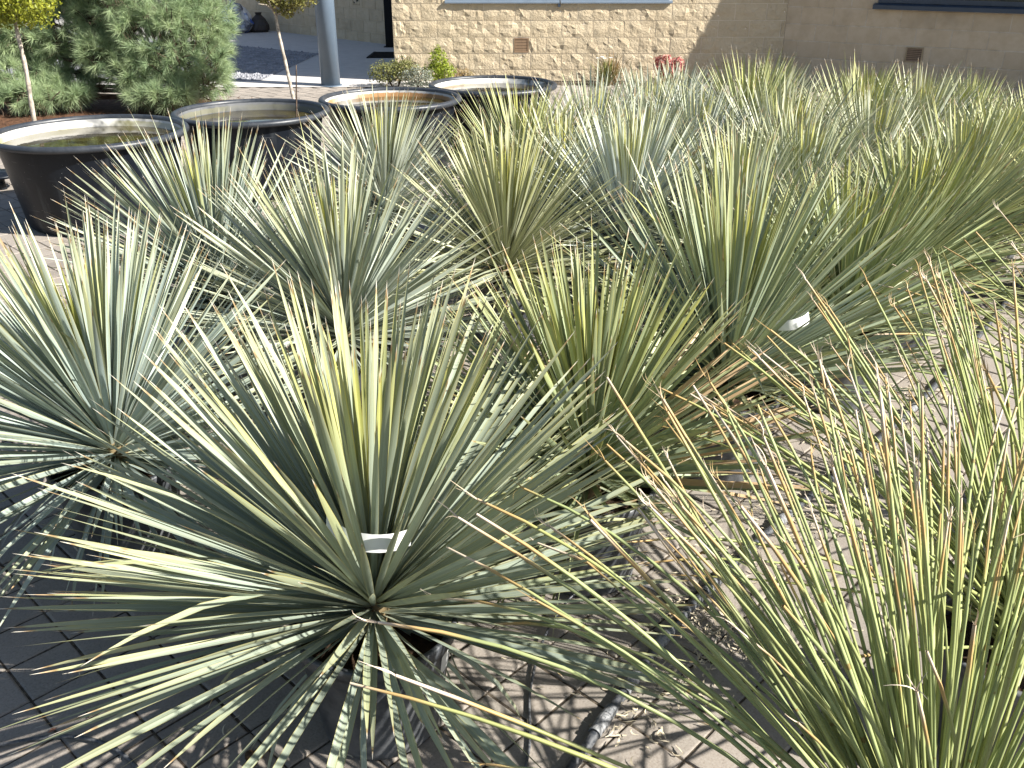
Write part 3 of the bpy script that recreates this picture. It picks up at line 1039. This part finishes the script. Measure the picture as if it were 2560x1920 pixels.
grassy('flowering_plant', 'grassy plant with a few white flowers at the foot of the wall', (1.18, 12.2, 0), 150, 0.42, M['box'], 41,
       [(-0.10, -0.05, 0.33), (-0.05, -0.06, 0.345), (-0.02, -0.07, 0.33), (0.06, -0.04, 0.335)])
grassy('bronze_grass', 'small tuft of bronze grass leaning out beside the white flowers', (1.26, 12.27, 0), 60, 0.5, M['dry'], 42, [])

# bag of rubbish by the recessed wall
bag = thing('rubbish_bag', 'crumpled clear plastic bag of rubbish against the shaded wall', 'bag', (-5.62, 20.0, 0.004), 0.3)


def mat_bag():
    t = NT('clear_bag')
    co = t.coord()
    n = t.noise(co, 5.0, 4.0, 0.6)
    v2 = t.voronoi(co, 9.0, 'F1', 'Color')
    vs = t.sep(v2)
    c = t.mix(t.ramp(n, 0.4, 0.62), (0.62, 0.65, 0.70), (0.10, 0.11, 0.14))
    c = t.mix(t.ramp(vs[0], 0.8, 0.9, 0.0, 0.9), c, (0.05, 0.12, 0.42))
    c = t.mix(t.ramp(vs[1], 0.75, 0.9, 0.0, 0.9), c, (0.8, 0.8, 0.8))
    t.set(c, 0.25, 0.6)
    t.bump(n, 0.6, 0.03)
    return t.m


vv, ff, uu = lathe([(0.30, 0.0), (0.37, 0.06), (0.39, 0.16), (0.34, 0.30), (0.24, 0.42), (0.14, 0.50), (0.05, 0.55), (0.06, 0.60), (0.10, 0.66)], 30)
vv = [(x * (1 + 0.35 * noise.noise(Vector((x * 6, y * 6, z * 6)))), y * (0.9 + 0.35 * noise.noise(Vector((x * 6 + 9, y * 6, z * 6)))), max(0.0, z * (1 + 0.15 * noise.noise(Vector((x * 5, y * 5 + 3, z)))))) for x, y, z in vv]
obj('sack', mesh('sack', vv, ff, smooth=False, mat=mat_bag()), bag)
db = thing('dark_bag', 'small dark sack slumped beside the clear rubbish bag', 'bag', (-5.16, 20.15, 0.004), 0.8)
vv, ff, uu = lathe([(0.16, 0.0), (0.21, 0.05), (0.2, 0.14), (0.14, 0.26), (0.05, 0.33), (0.07, 0.37)], 24)
vv = [(x * (1 + 0.4 * noise.noise(Vector((x * 8, y * 8, z * 8)))), y * (1 + 0.4 * noise.noise(Vector((x * 8 + 4, y * 8, z * 8)))), z) for x, y, z in vv]
obj('sack', mesh('dark_sack', vv, ff, smooth=False, mat=mat_simple('dark_sack', (0.05, 0.04, 0.035), 0.6)), db)

# ------------------------------------------------------------------ potted yuccas
def yucca_leaf_mesh(seed, bend, twist, segs=7):
    """leaf of length 1 along +z and width 1 along x; adaxial side +y, bends towards -y"""
    r_ = random.Random(seed)
    v, f, uv = [], [], []
    wob = r_.uniform(-0.012, 0.012)
    p = Vector((0, 0, 0))
    a = 0.0
    ts = [0.0, 0.10, 0.28, 0.48, 0.68, 0.86, 0.955, 1.0]
    prev = 0.0
    for k, t in enumerate(ts):
        dt = t - prev
        prev = t
        a = bend * (t ** 1.7)
        p = p + Vector((wob * math.sin(t * 3.0) * dt, -math.sin(a) * dt, math.cos(a) * dt))
        w = {0.0: 0.70, 0.10: 0.76, 0.28: 0.94, 0.48: 1.0, 0.68: 0.86, 0.86: 0.50, 0.955: 0.18, 1.0: 0.012}[t] * 0.5
        tw = twist * t
        keel = 0.16 if t < 0.9 else 0.05
        # widths are scaled by object scale; keep the cross-section in width units (scaled later)
        for sx, uu_ in ((-1, 0.0), (0, 0.5), (1, 1.0)):
            x = sx * w * math.cos(tw)
            y = (abs(sx) * keel * w * 2 + sx * w * math.sin(tw))
            v.append((x, p.y, p.z, y))
            uv.append((uu_, t))
    for k in range(len(ts) - 1):
        for i in range(2):
            b = k * 3 + i
            f.append((b, b + 1, b + 4, b + 3))
    return v, f, uv


LEAF = {}


def leaf_variant(bi, ti, ratio):
    """ratio = width / length, baked so that the object scale stays uniform"""
    key = (bi, ti, ratio)
    if key not in LEAF:
        bend = (0.0, 0.05, 0.14, 0.34, 0.70, 1.15)[bi]
        twist = (-0.7, -0.15, 0.2, 0.75)[ti]
        v, f, uv = yucca_leaf_mesh(bi * 7 + ti, bend, twist)
        vv = [(x * ratio, y + ky * ratio, z) for (x, y, z, ky) in v]
        LEAF[key] = mesh('yucca_leaf', vv, f, uv, smooth=True, mat=M['leaf'])
    return LEAF[key]


POT_H = 0.30
pv_, pf_, pu_ = lathe([(0.118, 0.006), (0.126, 0.0), (0.135, 0.012), (0.138, 0.03), (0.168, 0.262), (0.170, 0.268), (0.182, 0.270), (0.184, 0.294), (0.181, 0.300), (0.172, 0.300), (0.168, 0.285), (0.162, 0.20)], 56)
POT = mesh('nursery_pot', pv_, pf_, mat=M['pot'])
rs = random.Random(8)
sv_, sf_ = [(0, 0, 0.262)], []
for ring, rad in ((0, 0.06), (1, 0.115), (2, 0.1655)):
    for k in range(18):
        a = 2 * math.pi * k / 18
        sv_.append((rad * math.cos(a), rad * math.sin(a), 0.258 + rs.uniform(-0.008, 0.01)))
for k in range(18):
    k2 = (k + 1) % 18
    sf_.append((0, 1 + k, 1 + k2))
    for ring in range(2):
        o = 1 + 18 * ring
        sf_.append((o + k, o + 18 + k, o + 18 + k2, o + k2))
SOIL = mesh('potting_soil', sv_, sf_, mat=M['soil'])
stv, stf = tube([(0, 0, 0.20), (0, 0, 0.28), (0.004, 0, 0.34), (0, 0, 0.385)], [0.036, 0.040, 0.036, 0.018], 10)
STEM = mesh('yucca_stem', stv, stf, mat=mat_simple('yucca_stem', (0.20, 0.15, 0.08), 0.85, 0.2, 0.0, 0.3, 30))
PAPER_CACHE = {}

BLUE, SAGE, YELLOW, PALE = (0.35, 0.42, 0.39), (0.34, 0.395, 0.32), (0.43, 0.45, 0.31), (0.44, 0.48, 0.43)


def yucca(lab, x, y, L, n, col, width, tmin=-12, seed=1, lean=(0, 0), core=0.14, core_col=(0.37, 0.37, 0.06), dry=None, skirt=0, tilt=0.0, z0=0.0, spread=1.0, gap=None, extra=0):
    r_ = random.Random(seed * 101 + 5)
    t = thing('potted_yucca', lab, 'yucca', (x, y, z0), r_.uniform(0, 6.28) * 0, 'potted yuccas in rows')
    obj('pot', POT, t, mat4=Matrix.Rotation(r_.uniform(0, 6.28), 4, 'Z'))
    obj('soil', SOIL, t, mat4=Matrix.Rotation(r_.uniform(0, 6.28), 4, 'Z'))
    obj('stem', STEM, t)
    lo = math.sin(R(tmin))
    extra = max(extra, 230)
    n = min(n, 298 - skirt)
    total = n + skirt + extra
    XV, XF, XU = [], [], []
    keep = set(r_.sample(range(total), extra)) if extra else set()
    phase = r_.uniform(0, 6.28)
    dry = dry or []
    n = n + extra
    for i in range(total):
        g = phase + i * 2.399963 + r_.gauss(0, 0.12)
        if i < n * core and i not in keep:                                   # young upright heart
            fr = i / (n * core)
            th = 90 - 13 * math.sqrt(fr) + r_.gauss(0, 1.5)
            ll = L * r_.uniform(0.80, 0.98) * (0.86 + 0.14 * fr)
            bi = r_.choice((0, 0, 1))
            kk = 0.45 * (1 - fr)
            c = tuple(a * kk + b * (1 - kk) for a, b in zip(core_col, col))
            yi = 82 - 42 * fr
            wd_ = width * 0.78
            bz = 0.37
        elif i < n or i in keep:
            fr = r_.random() ** 1.1 if i in keep else (i - n * core) / (n * (1 - core))
            sth = 0.973 - (0.973 - lo) * fr ** 1.28
            th = math.degrees(math.asin(max(-1, min(1, sth)))) + r_.gauss(0, 3.5)
            th = 90 - (90 - th) * spread
            ll = L * r_.gauss(1.0, 0.055) * (1.0 if th > 0 else 0.93)
            bi = r_.choice((0, 0, 0, 1, 1)) if th > 30 else r_.choice((0, 0, 1, 1, 2, 2))
            k_ = r_.uniform(0.86, 1.12)
            yl = max(0.0, r_.gauss(0.02, 0.09))
            c = tuple(a * k_ * (1 - yl) + b * yl for a, b in zip(col, (0.36, 0.33, 0.10)))
            wd_ = width * r_.uniform(0.85, 1.12)
            yi = max(0, r_.gauss(34 if th > 62 else 9, 14))
            if r_.random() < 0.035:
                bi = r_.choice((3, 4))
            bz = 0.365 - 0.075 * fr
        else:                                              # old drooping skirt
            th = r_.uniform(-40, 12)
            ll = L * r_.uniform(0.62, 0.86)
            bi = r_.choice((3, 4, 4, 5))
            k_ = r_.uniform(0.75, 1.0)
            c = tuple(a * k_ for a in col)
            wd_ = width * r_.uniform(0.8, 1.05)
            yi = 5
            bz = 0.29
        if gap and i < n:
            for _ in range(1):
                if gap[0] <= math.degrees(g) % 360 <= gap[1] and th < gap[2] and r_.random() < gap[3]:
                    g = r_.uniform(0, 6.283)
        d = Vector((math.cos(g) * math.cos(R(th)), math.sin(g) * math.cos(R(th)), math.sin(R(th))))
        d = (d + Vector((lean[0], lean[1], 0)) * (0.4 + 0.6 * d.z)).normalized()
        zax = d
        nrm = Vector((0, 0, 1)) - zax * zax.z
        if nrm.length < 0.08:
            nrm = Vector((-math.cos(g), -math.sin(g), 0))
            nrm = nrm - zax * nrm.dot(zax)
        nrm.normalize()
        rollv = r_.gauss(0, 0.45)
        xax = nrm.cross(zax)
        yv = nrm * math.cos(rollv) + xax * math.sin(rollv)
        xv = yv.cross(zax)
        p0 = Vector((math.cos(g), math.sin(g), 0)) * 0.022 * math.cos(R(th)) + Vector((0, 0, bz))
        # keep tips above the ground
        tipz = p0.z + d.z * ll - (0.0, 0.03, 0.07, 0.13, 0.22, 0.32)[bi] * ll
        if tipz < 0.02:
            ll *= 0.7
        m3 = Matrix((xv, yv, zax)).transposed()
        m4 = Matrix.Translation(p0) @ m3.to_4x4() @ Matrix.Scale(ll, 4)
        ratio = round(0.76 * wd_ / ll / 0.002) * 0.002
        ratio = max(0.012, min(0.042, ratio))
        lm = leaf_variant(bi, r_.randrange(4), ratio)
        if i in keep:
            b0 = len(XV)
            XV += [tuple(m4 @ q.co) for q in lm.vertices]
            XF += [tuple(q + b0 for q in pl.vertices) for pl in lm.polygons]
            XU += [(((k % 3) * 0.5), (0.0, 0.10, 0.28, 0.48, 0.68, 0.86, 0.955, 1.0)[k // 3]) for k in range(24)]
            continue
        o = obj('leaf', lm.copy(), t, mat4=m4)
        al = 0.948 + r_.gauss(0, 0.008)
        if r_.random() < 0.03:
            al -= r_.uniform(0.02, 0.12)
        for (az0, az1, t0, t1, prob, a0, a1) in dry:
            gg = math.degrees(g) % 360
            if az0 <= gg <= az1 and t0 <= th <= t1 and r_.random() < prob:
                al = r_.uniform(a0, a1)
        o.color = (*c, al)
        o.pass_index = int(yi)
    if XV:
        o = obj('leaves', mesh('more_leaves', XV, XF, XU, smooth=True, mat=M['leaf']), t)
        o['kind'] = 'stuff'
        o.color = (*[q * 0.95 for q in col], 0.948)
        o.pass_index = 12
    return t


def paper_band(parent, cx, cy, z, rad, a0, a1, h, tx=0.0, seg=12):
    V, F = [], []
    for k in range(seg + 1):
        a = R(a0 + (a1 - a0) * k / seg)
        for zz in (-h / 2, h / 2):
            V.append((rad * math.cos(a), rad * math.sin(a), zz))
    for k in range(seg):
        F.append((2 * k, 2 * k + 2, 2 * k + 3, 2 * k + 1))
    m4 = Matrix.Translation((cx, cy, z)) @ Matrix.Rotation(tx, 4, 'Y')
    o = obj('paper_band', mesh('paper_band', V, F, mat=M['paper']), parent, mat4=m4)
    o['label'] = 'white paper band around the leaves'
    return o


def sticker(parent, az, z0, z1, w):
    V, F = [], []
    for k in range(6):
        a = R(az) + w * (k / 5 - 0.5) / 0.17
        for zz in (z0, z1):
            rad = 0.138 + (zz - 0.03) * (0.030 / 0.232) + 0.0022
            V.append((rad * math.cos(a), rad * math.sin(a), zz))
    for k in range(5):
        F.append((2 * k, 2 * k + 2, 2 * k + 3, 2 * k + 1))
    obj('sticker', mesh('sticker', V, F, mat=M['paper']), parent)


A = yucca('big sage green yucca at the very front with a white paper band among its leaves', -0.30, 1.60, 0.68, 278, SAGE, 0.0215, -4, 1, (0.0, 0.06), 0.09, (0.37, 0.36, 0.12), skirt=30, gap=(225, 325, 34, 0.72), extra=270)
paper_band(A, 0.03, -0.06, 0.60, 0.10, 205, 320, 0.042, 0.12)
sticker(A, -18, 0.19, 0.245, 0.05)
B = yucca('blue-grey yucca cut by the left edge, with drooping old leaves below', -1.13, 2.28, 0.66, 260, BLUE, 0.0205, -6, 2, (-0.10, 0.03), 0.13, skirt=30, extra=200)
C = yucca('grey-green yucca directly behind the big front one', -0.62, 3.15, 0.66, 275, (0.38, 0.43, 0.375), 0.0195, -3, 3, (-0.05, 0.02), extra=220)
D = yucca('blue-grey yucca fanning to the left in front of the leftmost tub', -1.22, 3.62, 0.66, 275, BLUE, 0.018, -3, 4, (-0.12, 0.02), extra=200)
Ey = yucca('pale symmetrical yucca standing in front of the rusty water tub', -0.69, 4.95, 0.60, 285, PALE, 0.0155, -6, 5, (0.0, 0.0), 0.13, (0.33, 0.36, 0.07))
Fy = yucca('yellowish narrow-leaved yucca in the middle of the picture', -0.03, 3.92, 0.62, 285, YELLOW, 0.0165, -2, 6, (0.02, 0.0), 0.14, (0.42, 0.40, 0.05))
G = yucca('green yucca with scorched brown leaf tips right of the big front one', 0.21, 2.16, 0.60, 260, (0.27, 0.33, 0.21), 0.021, -4, 7, (0.0, 0.03), 0.11, gap=(262, 342, 20, 0.97), extra=170,
          dry=[(318, 360, -40, 46, 0.9, 0.34, 0.62), (0, 50, -40, 46, 0.85, 0.34, 0.66), (285, 360, 40, 62, 0.35, 0.6, 0.85)])
Hy = yucca('large dark green yucca with a small white tag, above the rush leaves', 0.70, 2.74, 0.72, 295, (0.27, 0.33, 0.25), 0.0185, 0, 8, (0.02, 0.03), 0.12, (0.36, 0.37, 0.04), gap=(262, 345, 19, 0.95), extra=220)
paper_band(Hy, 0.14, -0.13, 0.60, 0.06, 215, 330, 0.034, -0.25)
I = yucca('dark green yucca whose black pot carries a white sticker', 1.25, 3.25, 0.60, 285, (0.25, 0.31, 0.19), 0.016, 0, 9, (0.04, 0.02), 0.12, (0.33, 0.35, 0.04), gap=(262, 345, 19, 0.92))
sticker(I, -62, 0.215, 0.262, 0.12)
J = yucca('green yucca between the stickered pot and the right edge', 1.72, 3.84, 0.60, 270, (0.25, 0.31, 0.18), 0.016, 0, 10, (0.05, 0.0), 0.13, (0.34, 0.37, 0.04), gap=(262, 345, 20, 0.6))
K = yucca('tall yellow-green yucca near the right edge in front of the shaded wall', 2.18, 4.42, 0.66, 270, (0.36, 0.40, 0.27), 0.0175, -2, 11, (0.02, 0.0), 0.16, (0.38, 0.40, 0.04))
sticker(Hy, -40, 0.22, 0.262, 0.09)  # on this pot the white patch is a painted highlight near the rim
REAR = [
    ('green yucca leaning into the picture at the right edge', 2.78, 4.42, 0.60, 200, (0.20, 0.25, 0.11), 0.016, 27),
    ('yellow-green yucca cut by the right edge, rearmost of its row', 2.68, 5.02, 0.58, 190, (0.25, 0.29, 0.14), 0.016, 12),
    ('silvery blue yucca with broad upright leaves behind the yellowish narrow-leaved one', 0.55, 4.30, 0.64, 200, (0.30, 0.345, 0.31), 0.0185, 13),
    ('grey-green yucca with a bright yellow heart behind the large dark green one', 1.03, 4.10, 0.60, 190, (0.26, 0.30, 0.20), 0.0165, 14),
    ('tall silvery yucca with broad leaves in the middle of the back rows', 1.50, 5.10, 0.66, 200, (0.30, 0.335, 0.26), 0.0185, 15),
    ('yucca with a yellow tip rising highest against the shaded wall corner', 1.60, 6.35, 0.64, 190, (0.27, 0.31, 0.21), 0.0175, 16),
    ('small yucca with a yellow heart just below the red-leaved shrub', 1.07, 5.45, 0.60, 180, (0.31, 0.35, 0.31), 0.016, 17),
    ('pale yucca with an olive heart behind the silvery blue one', 0.71, 4.98, 0.58, 180, (0.29, 0.33, 0.24), 0.0165, 18),
    ('whitish blue yucca in the back row in front of the red-leaved shrub', 0.88, 5.98, 0.62, 180, (0.33, 0.375, 0.36), 0.0165, 19),
    ('whitish blue yucca in the back row in front of the white flowers', 0.50, 5.66, 0.62, 180, (0.33, 0.375, 0.36), 0.0165, 20),
    ('short yucca with a blunt golden heart behind the yellowish narrow-leaved one', 0.27, 4.80, 0.56, 170, (0.27, 0.31, 0.21), 0.016, 21),
    ('yellow-tipped yucca beside the farthest tub', 0.06, 5.20, 0.62, 180, (0.27, 0.31, 0.20), 0.0165, 22),
    ('green yucca with golden tips below the vent of the shaded wall', 2.22, 6.0, 0.62, 190, (0.24, 0.29, 0.16), 0.0165, 23),
    ('grey yucca hemmed in between the dark green sticker-pot one and the tall silvery one', 1.43, 4.50, 0.58, 180, (0.29, 0.33, 0.25), 0.016, 25),
    ('olive yucca tucked behind the tall yellow-green one near the right edge', 2.02, 5.22, 0.58, 180, (0.26, 0.30, 0.19), 0.016, 26),
    ('pale yucca in the back row right of the shaded wall vent', 2.62, 6.05, 0.60, 190, (0.29, 0.33, 0.25), 0.016, 24),
    ('bluish yucca at the back, close to the foot of the shaded wall corner', 1.22, 6.95, 0.52, 150, (0.31, 0.35, 0.32), 0.016, 28),
    ('yucca at the back between the wall corner and the shaded wall vent', 1.95, 7.05, 0.52, 150, (0.28, 0.32, 0.25), 0.016, 29),
    ('yucca at the back directly under the shaded wall vent', 2.62, 7.0, 0.50, 150, (0.27, 0.31, 0.20), 0.016, 30),
    ('rearmost yucca on the far right in front of the shaded wall', 3.15, 6.5, 0.50, 150, (0.28, 0.32, 0.22), 0.016, 31),
    ('pale yucca on the far right behind the right-edge ones', 3.2, 5.65, 0.54, 150, (0.27, 0.31, 0.20), 0.016, 32),
]
for (lab, x, y, L, n, col, w, sd) in REAR:
    cc = {21: (0.40, 0.30, 0.02), 18: (0.33, 0.29, 0.02), 13: (0.30, 0.27, 0.02)}.get(sd, (0.40, 0.42, 0.05))
    if sd in (13, 17, 19, 20, 28):
        col = (0.47, 0.53, 0.53)
    elif sd in (12, 16, 22, 23, 27, 30, 31):
        col = (0.37, 0.42, 0.25)
    elif sd in (15, 24, 26, 29):
        col = (0.45, 0.49, 0.42)
    else:
        col = (0.40, 0.45, 0.36)
    yucca(lab, x, y, L, int(n * 1.25), col, w, 4, sd, (random.Random(sd).uniform(-0.07, 0.08), random.Random(sd + 1).uniform(-0.03, 0.05)), 0.21, cc)

# ------------------------------------------------------------------ rush-leaved plants on the right
def rush_mesh(seed, bend, fray):
    r_ = random.Random(seed)
    v, f, uv = [], [], []
    segs, sides = 10, 4
    p = Vector((0, 0, 0))
    side = r_.uniform(-0.10, 0.10)
    prev = 0.0
    ph = 0.35
    for k in range(segs + 1):
        t = k / segs
        dt = t - prev
        prev = t
        a = bend * t ** 1.5
        b_ = side * t
        p = p + Vector((math.sin(b_), -math.sin(a), math.cos(a))).normalized() * dt
        rad = 0.0044 * (1.25 - 0.55 * t) * (1.0 if t < 0.95 else 0.8)
        for q in range(sides):
            c = 2 * math.pi * q / sides + ph + t * 1.5
            v.append(p + Vector((math.cos(c), math.sin(c) * math.cos(a), math.sin(c) * math.sin(a))) * rad)
            uv.append((q / sides, t))
    for k in range(segs):
        for q in range(sides):
            q2 = (q + 1) % sides
            f.append((k * sides + q, k * sides + q2, (k + 1) * sides + q2, (k + 1) * sides + q))
    if fray:
        e = (v[-1] - v[-1 - sides]).normalized()
        for _ in range(5 if fray > 1 else 2):
            b = len(v)
            cur = r_.uniform(-2.2, 2.2)
            ax = Vector((r_.gauss(0, 1), r_.gauss(0, 1), r_.gauss(0, 1))).normalized()
            q = Vector(p)
            dd = (e + ax * 0.4).normalized()
            l = r_.uniform(0.025, 0.065)
            sd = dd.cross(ax).normalized() * 0.0014
            m = 5
            rotm = Matrix.Rotation(cur / m, 3, dd.cross(ax).normalized())
            for k in range(m + 1):
                w = 1.0 - 0.8 * k / m
                v += [q - sd * w, q + sd * w]
                uv += [(0.1, 1.0), (0.2, 1.0)]
                q = q + dd * l / m
                dd = rotm @ dd
            for k in range(m):
                f.append((b + 2 * k, b + 2 * k + 1, b + 2 * k + 3, b + 2 * k + 2))
    return mesh('rush_leaf', v, f, uv, smooth=True, mat=M['rush'])


RUSH = [[rush_mesh(40 + b * 5 + k, bd, (0, 1, 2, 2)[k]) for k in range(4)] for b, bd in enumerate((0.12, 0.35, 0.65, 1.0, 1.45))]


def rush(lab, x, y, L, n, seed, lean=(0, 0), tmin=30, col=(0.33, 0.37, 0.15)):
    r_ = random.Random(seed)
    t = thing('potted_rush_plant', lab, 'rush plant', (x, y, 0.0), 0, 'potted rush-leaved plants')
    obj('pot', POT, t)
    obj('soil', SOIL, t, mat4=Matrix.Rotation(r_.uniform(0, 6.28), 4, 'Z'))
    obj('stem', STEM, t)
    for i in range(n):
        g = r_.uniform(0, 6.283) if r_.random() < 0.6 else R(r_.uniform(45, 180))
        fr = (i + 0.5) / n
        th = 88 - (88 - tmin) * fr ** 0.85 + r_.gauss(0, 4)
        ll = L * r_.uniform(0.74, 1.08) * (0.76 + 0.28 * fr)
        d = Vector((math.cos(g) * math.cos(R(th)), math.sin(g) * math.cos(R(th)), math.sin(R(th))))
        d = (d + Vector((lean[0], lean[1], 0))).normalized()
        nrm = Vector((0, 0, 1)) - d * d.z
        if nrm.length < 0.08:
            nrm = Vector((-math.cos(g), -math.sin(g), 0))
            nrm = nrm - d * nrm.dot(d)
        nrm.normalize()
        rl = r_.gauss(0, 0.5)
        xax = nrm.cross(d)
        yv = nrm * math.cos(rl) + xax * math.sin(rl)
        xv = yv.cross(d)
        bi = min(4, max(0, int(r_.gauss(0.35 + 1.6 * fr, 0.75))))
        p0 = Vector((math.cos(g), math.sin(g), 0)) * r_.uniform(0.004, 0.035) + Vector((0, 0, r_.uniform(0.25, 0.36)))
        m4 = Matrix.Translation(p0) @ Matrix((xv, yv, d)).transposed().to_4x4() @ Matrix.Diagonal((1.0, 1.0, 1.0, 1)) @ Matrix.Scale(ll, 4)
        o = obj('leaf', r_.choice(RUSH[bi]).copy(), t, mat4=m4)
        k_ = r_.uniform(0.68, 1.22)
        yl = max(0, r_.gauss(0.06, 0.17))
        c = [a * k_ * (1 - yl) + b * yl for a, b in zip(col, (0.42, 0.40, 0.12))]
        o.color = (*c, min(1.05, r_.gauss(0.915, 0.06)))
    return t


rush('rush-leaved plant with frayed straw tips filling the bottom right corner', 0.64, 0.92, 0.92, 235, 61, (0.0, 0.06), 36, (0.295, 0.345, 0.15))
rush('rush-leaved plant cut by the right edge beside the bottom corner one', 1.08, 1.52, 0.92, 150, 62, (-0.10, 0.10), 28, (0.29, 0.34, 0.13))
rush('rush-leaved plant farther up the right edge near the irrigation pipe', 1.80, 2.30, 0.92, 80, 63, (-0.14, 0.04), 28, (0.31, 0.36, 0.14))

# ------------------------------------------------------------------ irrigation pipe, hoses, litter
PP = [(0.02, 1.28, 0.014), (0.135, 1.453, 0.014), (0.29, 1.70, 0.014), (0.461, 1.948, 0.015), (0.78, 2.33, 0.014), (1.124, 2.70, 0.014), (1.535, 3.147, 0.014), (2.107, 3.857, 0.014), (2.9, 4.9, 0.014)]
pipe = thing('irrigation_pipe', 'black irrigation pipe running diagonally along the row of pots', 'pipe')
sp = spline(PP, 6)
vv, ff = tube(sp, 0.0125, 12)
obj('tube', mesh('pipe_tube', vv, ff, mat=M['pipe']), pipe)
pr = [(0.0127, -0.045), (0.0155, -0.045), (0.0155, -0.036), (0.0138, -0.034), (0.0138, -0.028), (0.0155, -0.026), (0.0155, -0.017), (0.0138, -0.015), (0.0165, -0.011),
      (0.0165, 0.011), (0.0138, 0.015), (0.0155, 0.017), (0.0155, 0.026), (0.0138, 0.028), (0.0138, 0.034), (0.0155, 0.036), (0.0155, 0.045), (0.0127, 0.045)]
vv, ff, uu = lathe(pr, 16, False)
FIT = mesh('coupling', vv, ff, smooth=False, mat=M['fitting'])
for k in (9, 12, 16, 20, 25, 28, 31, 36, 40):
    p, q = Vector(sp[k]), Vector(sp[k + 1])
    d = (q - p).normalized()
    obj('coupling', FIT, pipe, mat4=Matrix.Translation(p + Vector((0, 0, 0.002))) @ d.to_track_quat('Z', 'Y').to_matrix().to_4x4())


def hose(lab, pts, rad):
    t = thing('drip_hose', lab, 'hose', (0, 0, 0))
    vv, ff = tube(spline(pts, 8), rad, 8)
    obj('tube', mesh('hose', vv, ff, mat=M['pipe']), t)


hose('thin black drip hose looping beside the scorched yucca pot', [(0.03, 1.45, 0.005), (0.04, 1.53, 0.005), (0.045, 1.69, 0.006), (0.09, 1.87, 0.02), (0.18, 2.0, 0.05), (0.29, 2.045, 0.04), (0.38, 2.05, 0.02), (0.43, 1.98, 0.010), (0.455, 1.955, 0.014)], 0.0036)
hose('black hose curving over the pavers in the bottom left corner', [(-1.45, 1.44, 0.006), (-1.18, 1.50, 0.008), (-1.09, 1.52, 0.01), (-1.02, 1.53, 0.012), (-0.94, 1.52, 0.012), (-0.87, 1.49, 0.01), (-0.79, 1.42, 0.008), (-0.70, 1.28, 0.006)], 0.0048)
hose('thin drip hose reaching over the rim of the stickered pot', [(1.55, 3.16, 0.02), (1.53, 3.10, 0.10), (1.46, 3.11, 0.24), (1.40, 3.16, 0.315), (1.32, 3.22, 0.29)], 0.0032)

V, F = [], []
rr_ = random.Random(77)
HEAPS = [(0.56, 1.86, 0.07, 150), (0.50, 1.97, 0.06, 80), (0.40, 1.72, 0.05, 70), (0.85, 2.40, 0.06, 110), (1.03, 2.57, 0.07, 120), (1.18, 2.72, 0.08, 120), (1.45, 3.02, 0.06, 70), (1.66, 3.30, 0.08, 90),
         (0.28, 1.58, 0.05, 50), (0.66, 2.05, 0.25, 90), (0.95, 2.3, 0.3, 90), (0.3, 1.9, 0.3, 60), (-0.9, 1.7, 0.4, 40), (-0.5, 1.45, 0.3, 25)]
for (hx, hy, hs, hn) in HEAPS:
    for _ in range(hn):
        x, y = rr_.gauss(hx, hs), rr_.gauss(hy, hs)
        a = rr_.uniform(0, 6.28)
        l = rr_.uniform(0.014, 0.040)
        cur = rr_.uniform(-3.5, 3.5)
        w = rr_.uniform(0.0014, 0.0030)
        z = 0.002 + abs(rr_.gauss(0, 0.008)) * (1 if hs < 0.1 else 0.2)
        b = len(V)
        m = 4
        px, py = x, y
        for k in range(m + 1):
            nx_, ny_ = -math.sin(a), math.cos(a)
            ww = w * (1 - 0.6 * abs(2 * k / m - 1))
            V += [(px + nx_ * ww, py + ny_ * ww, z), (px - nx_ * ww, py - ny_ * ww, z + 0.001)]
            px += math.cos(a) * l / m
            py += math.sin(a) * l / m
            z += rr_.uniform(-0.001, 0.0025)
            z = max(z, 0.0015)
            a += cur / m
        for k in range(m):
            F.append((b + 2 * k, b + 2 * k + 1, b + 2 * k + 3, b + 2 * k + 2))
lt = obj('leaf_litter', mesh('leaf_litter', V, F, smooth=True, mat=M['straw']))
lt['kind'] = 'stuff'
lt['label'] = 'curled straw coloured leaf shreds lying along the pipe'

pod = thing('seed_pod', 'small dark brown seed pod cluster on the pavers at the bottom', 'seed pod', (-0.575, 1.475, 0.0))
for k, (x, y, z, s) in enumerate([(0, 0, 0.012, 0.013), (0.017, 0.006, 0.012, 0.012), (0.007, -0.015, 0.011, 0.011)]):
    pr = [(s * math.sin(a) * (1 + 0.12 * math.sin(3 * a)), z + s * math.cos(a) * 0.9) for a in np.linspace(math.pi, 0.0, 8)]
    vv, ff, uu = lathe([(max(0.0005, r0), z0) for r0, z0 in pr], 10)
    vv = [(vx + x, vy + y, vz) for vx, vy, vz in vv]
    obj('capsule', mesh('capsule', vv, ff, smooth=False, mat=M['brown']), pod)


def fallen_leaf(lab, x, y, rz, s, m):
    vv = [(-s, 0, 0.002), (-s * 0.3, s * 0.35, 0.006), (s * 0.5, s * 0.28, 0.005), (s, 0, 0.010), (s * 0.5, -s * 0.28, 0.007), (-s * 0.3, -s * 0.35, 0.004), (0, 0, 0.002), (-s * 2.2, s * 0.1, 0.003), (-s * 2.2, s * 0.02, 0.003)]
    ff = [(0, 6, 1), (1, 6, 2), (2, 6, 3), (3, 6, 4), (4, 6, 5), (5, 6, 0), (0, 7, 8)]
    t = thing('fallen_leaf', lab, 'leaf', (x, y, 0.001), rz, None, mesh('fallen_leaf', vv, ff, smooth=False, mat=m))


fallen_leaf('small orange fallen leaf beside the hose in the bottom left corner', -1.045, 1.555, 0.5, 0.012, M['orange'])
fallen_leaf('tiny brown fallen leaf on a paver joint above the hose', -0.985, 1.60, 2.2, 0.010, M['brown'])
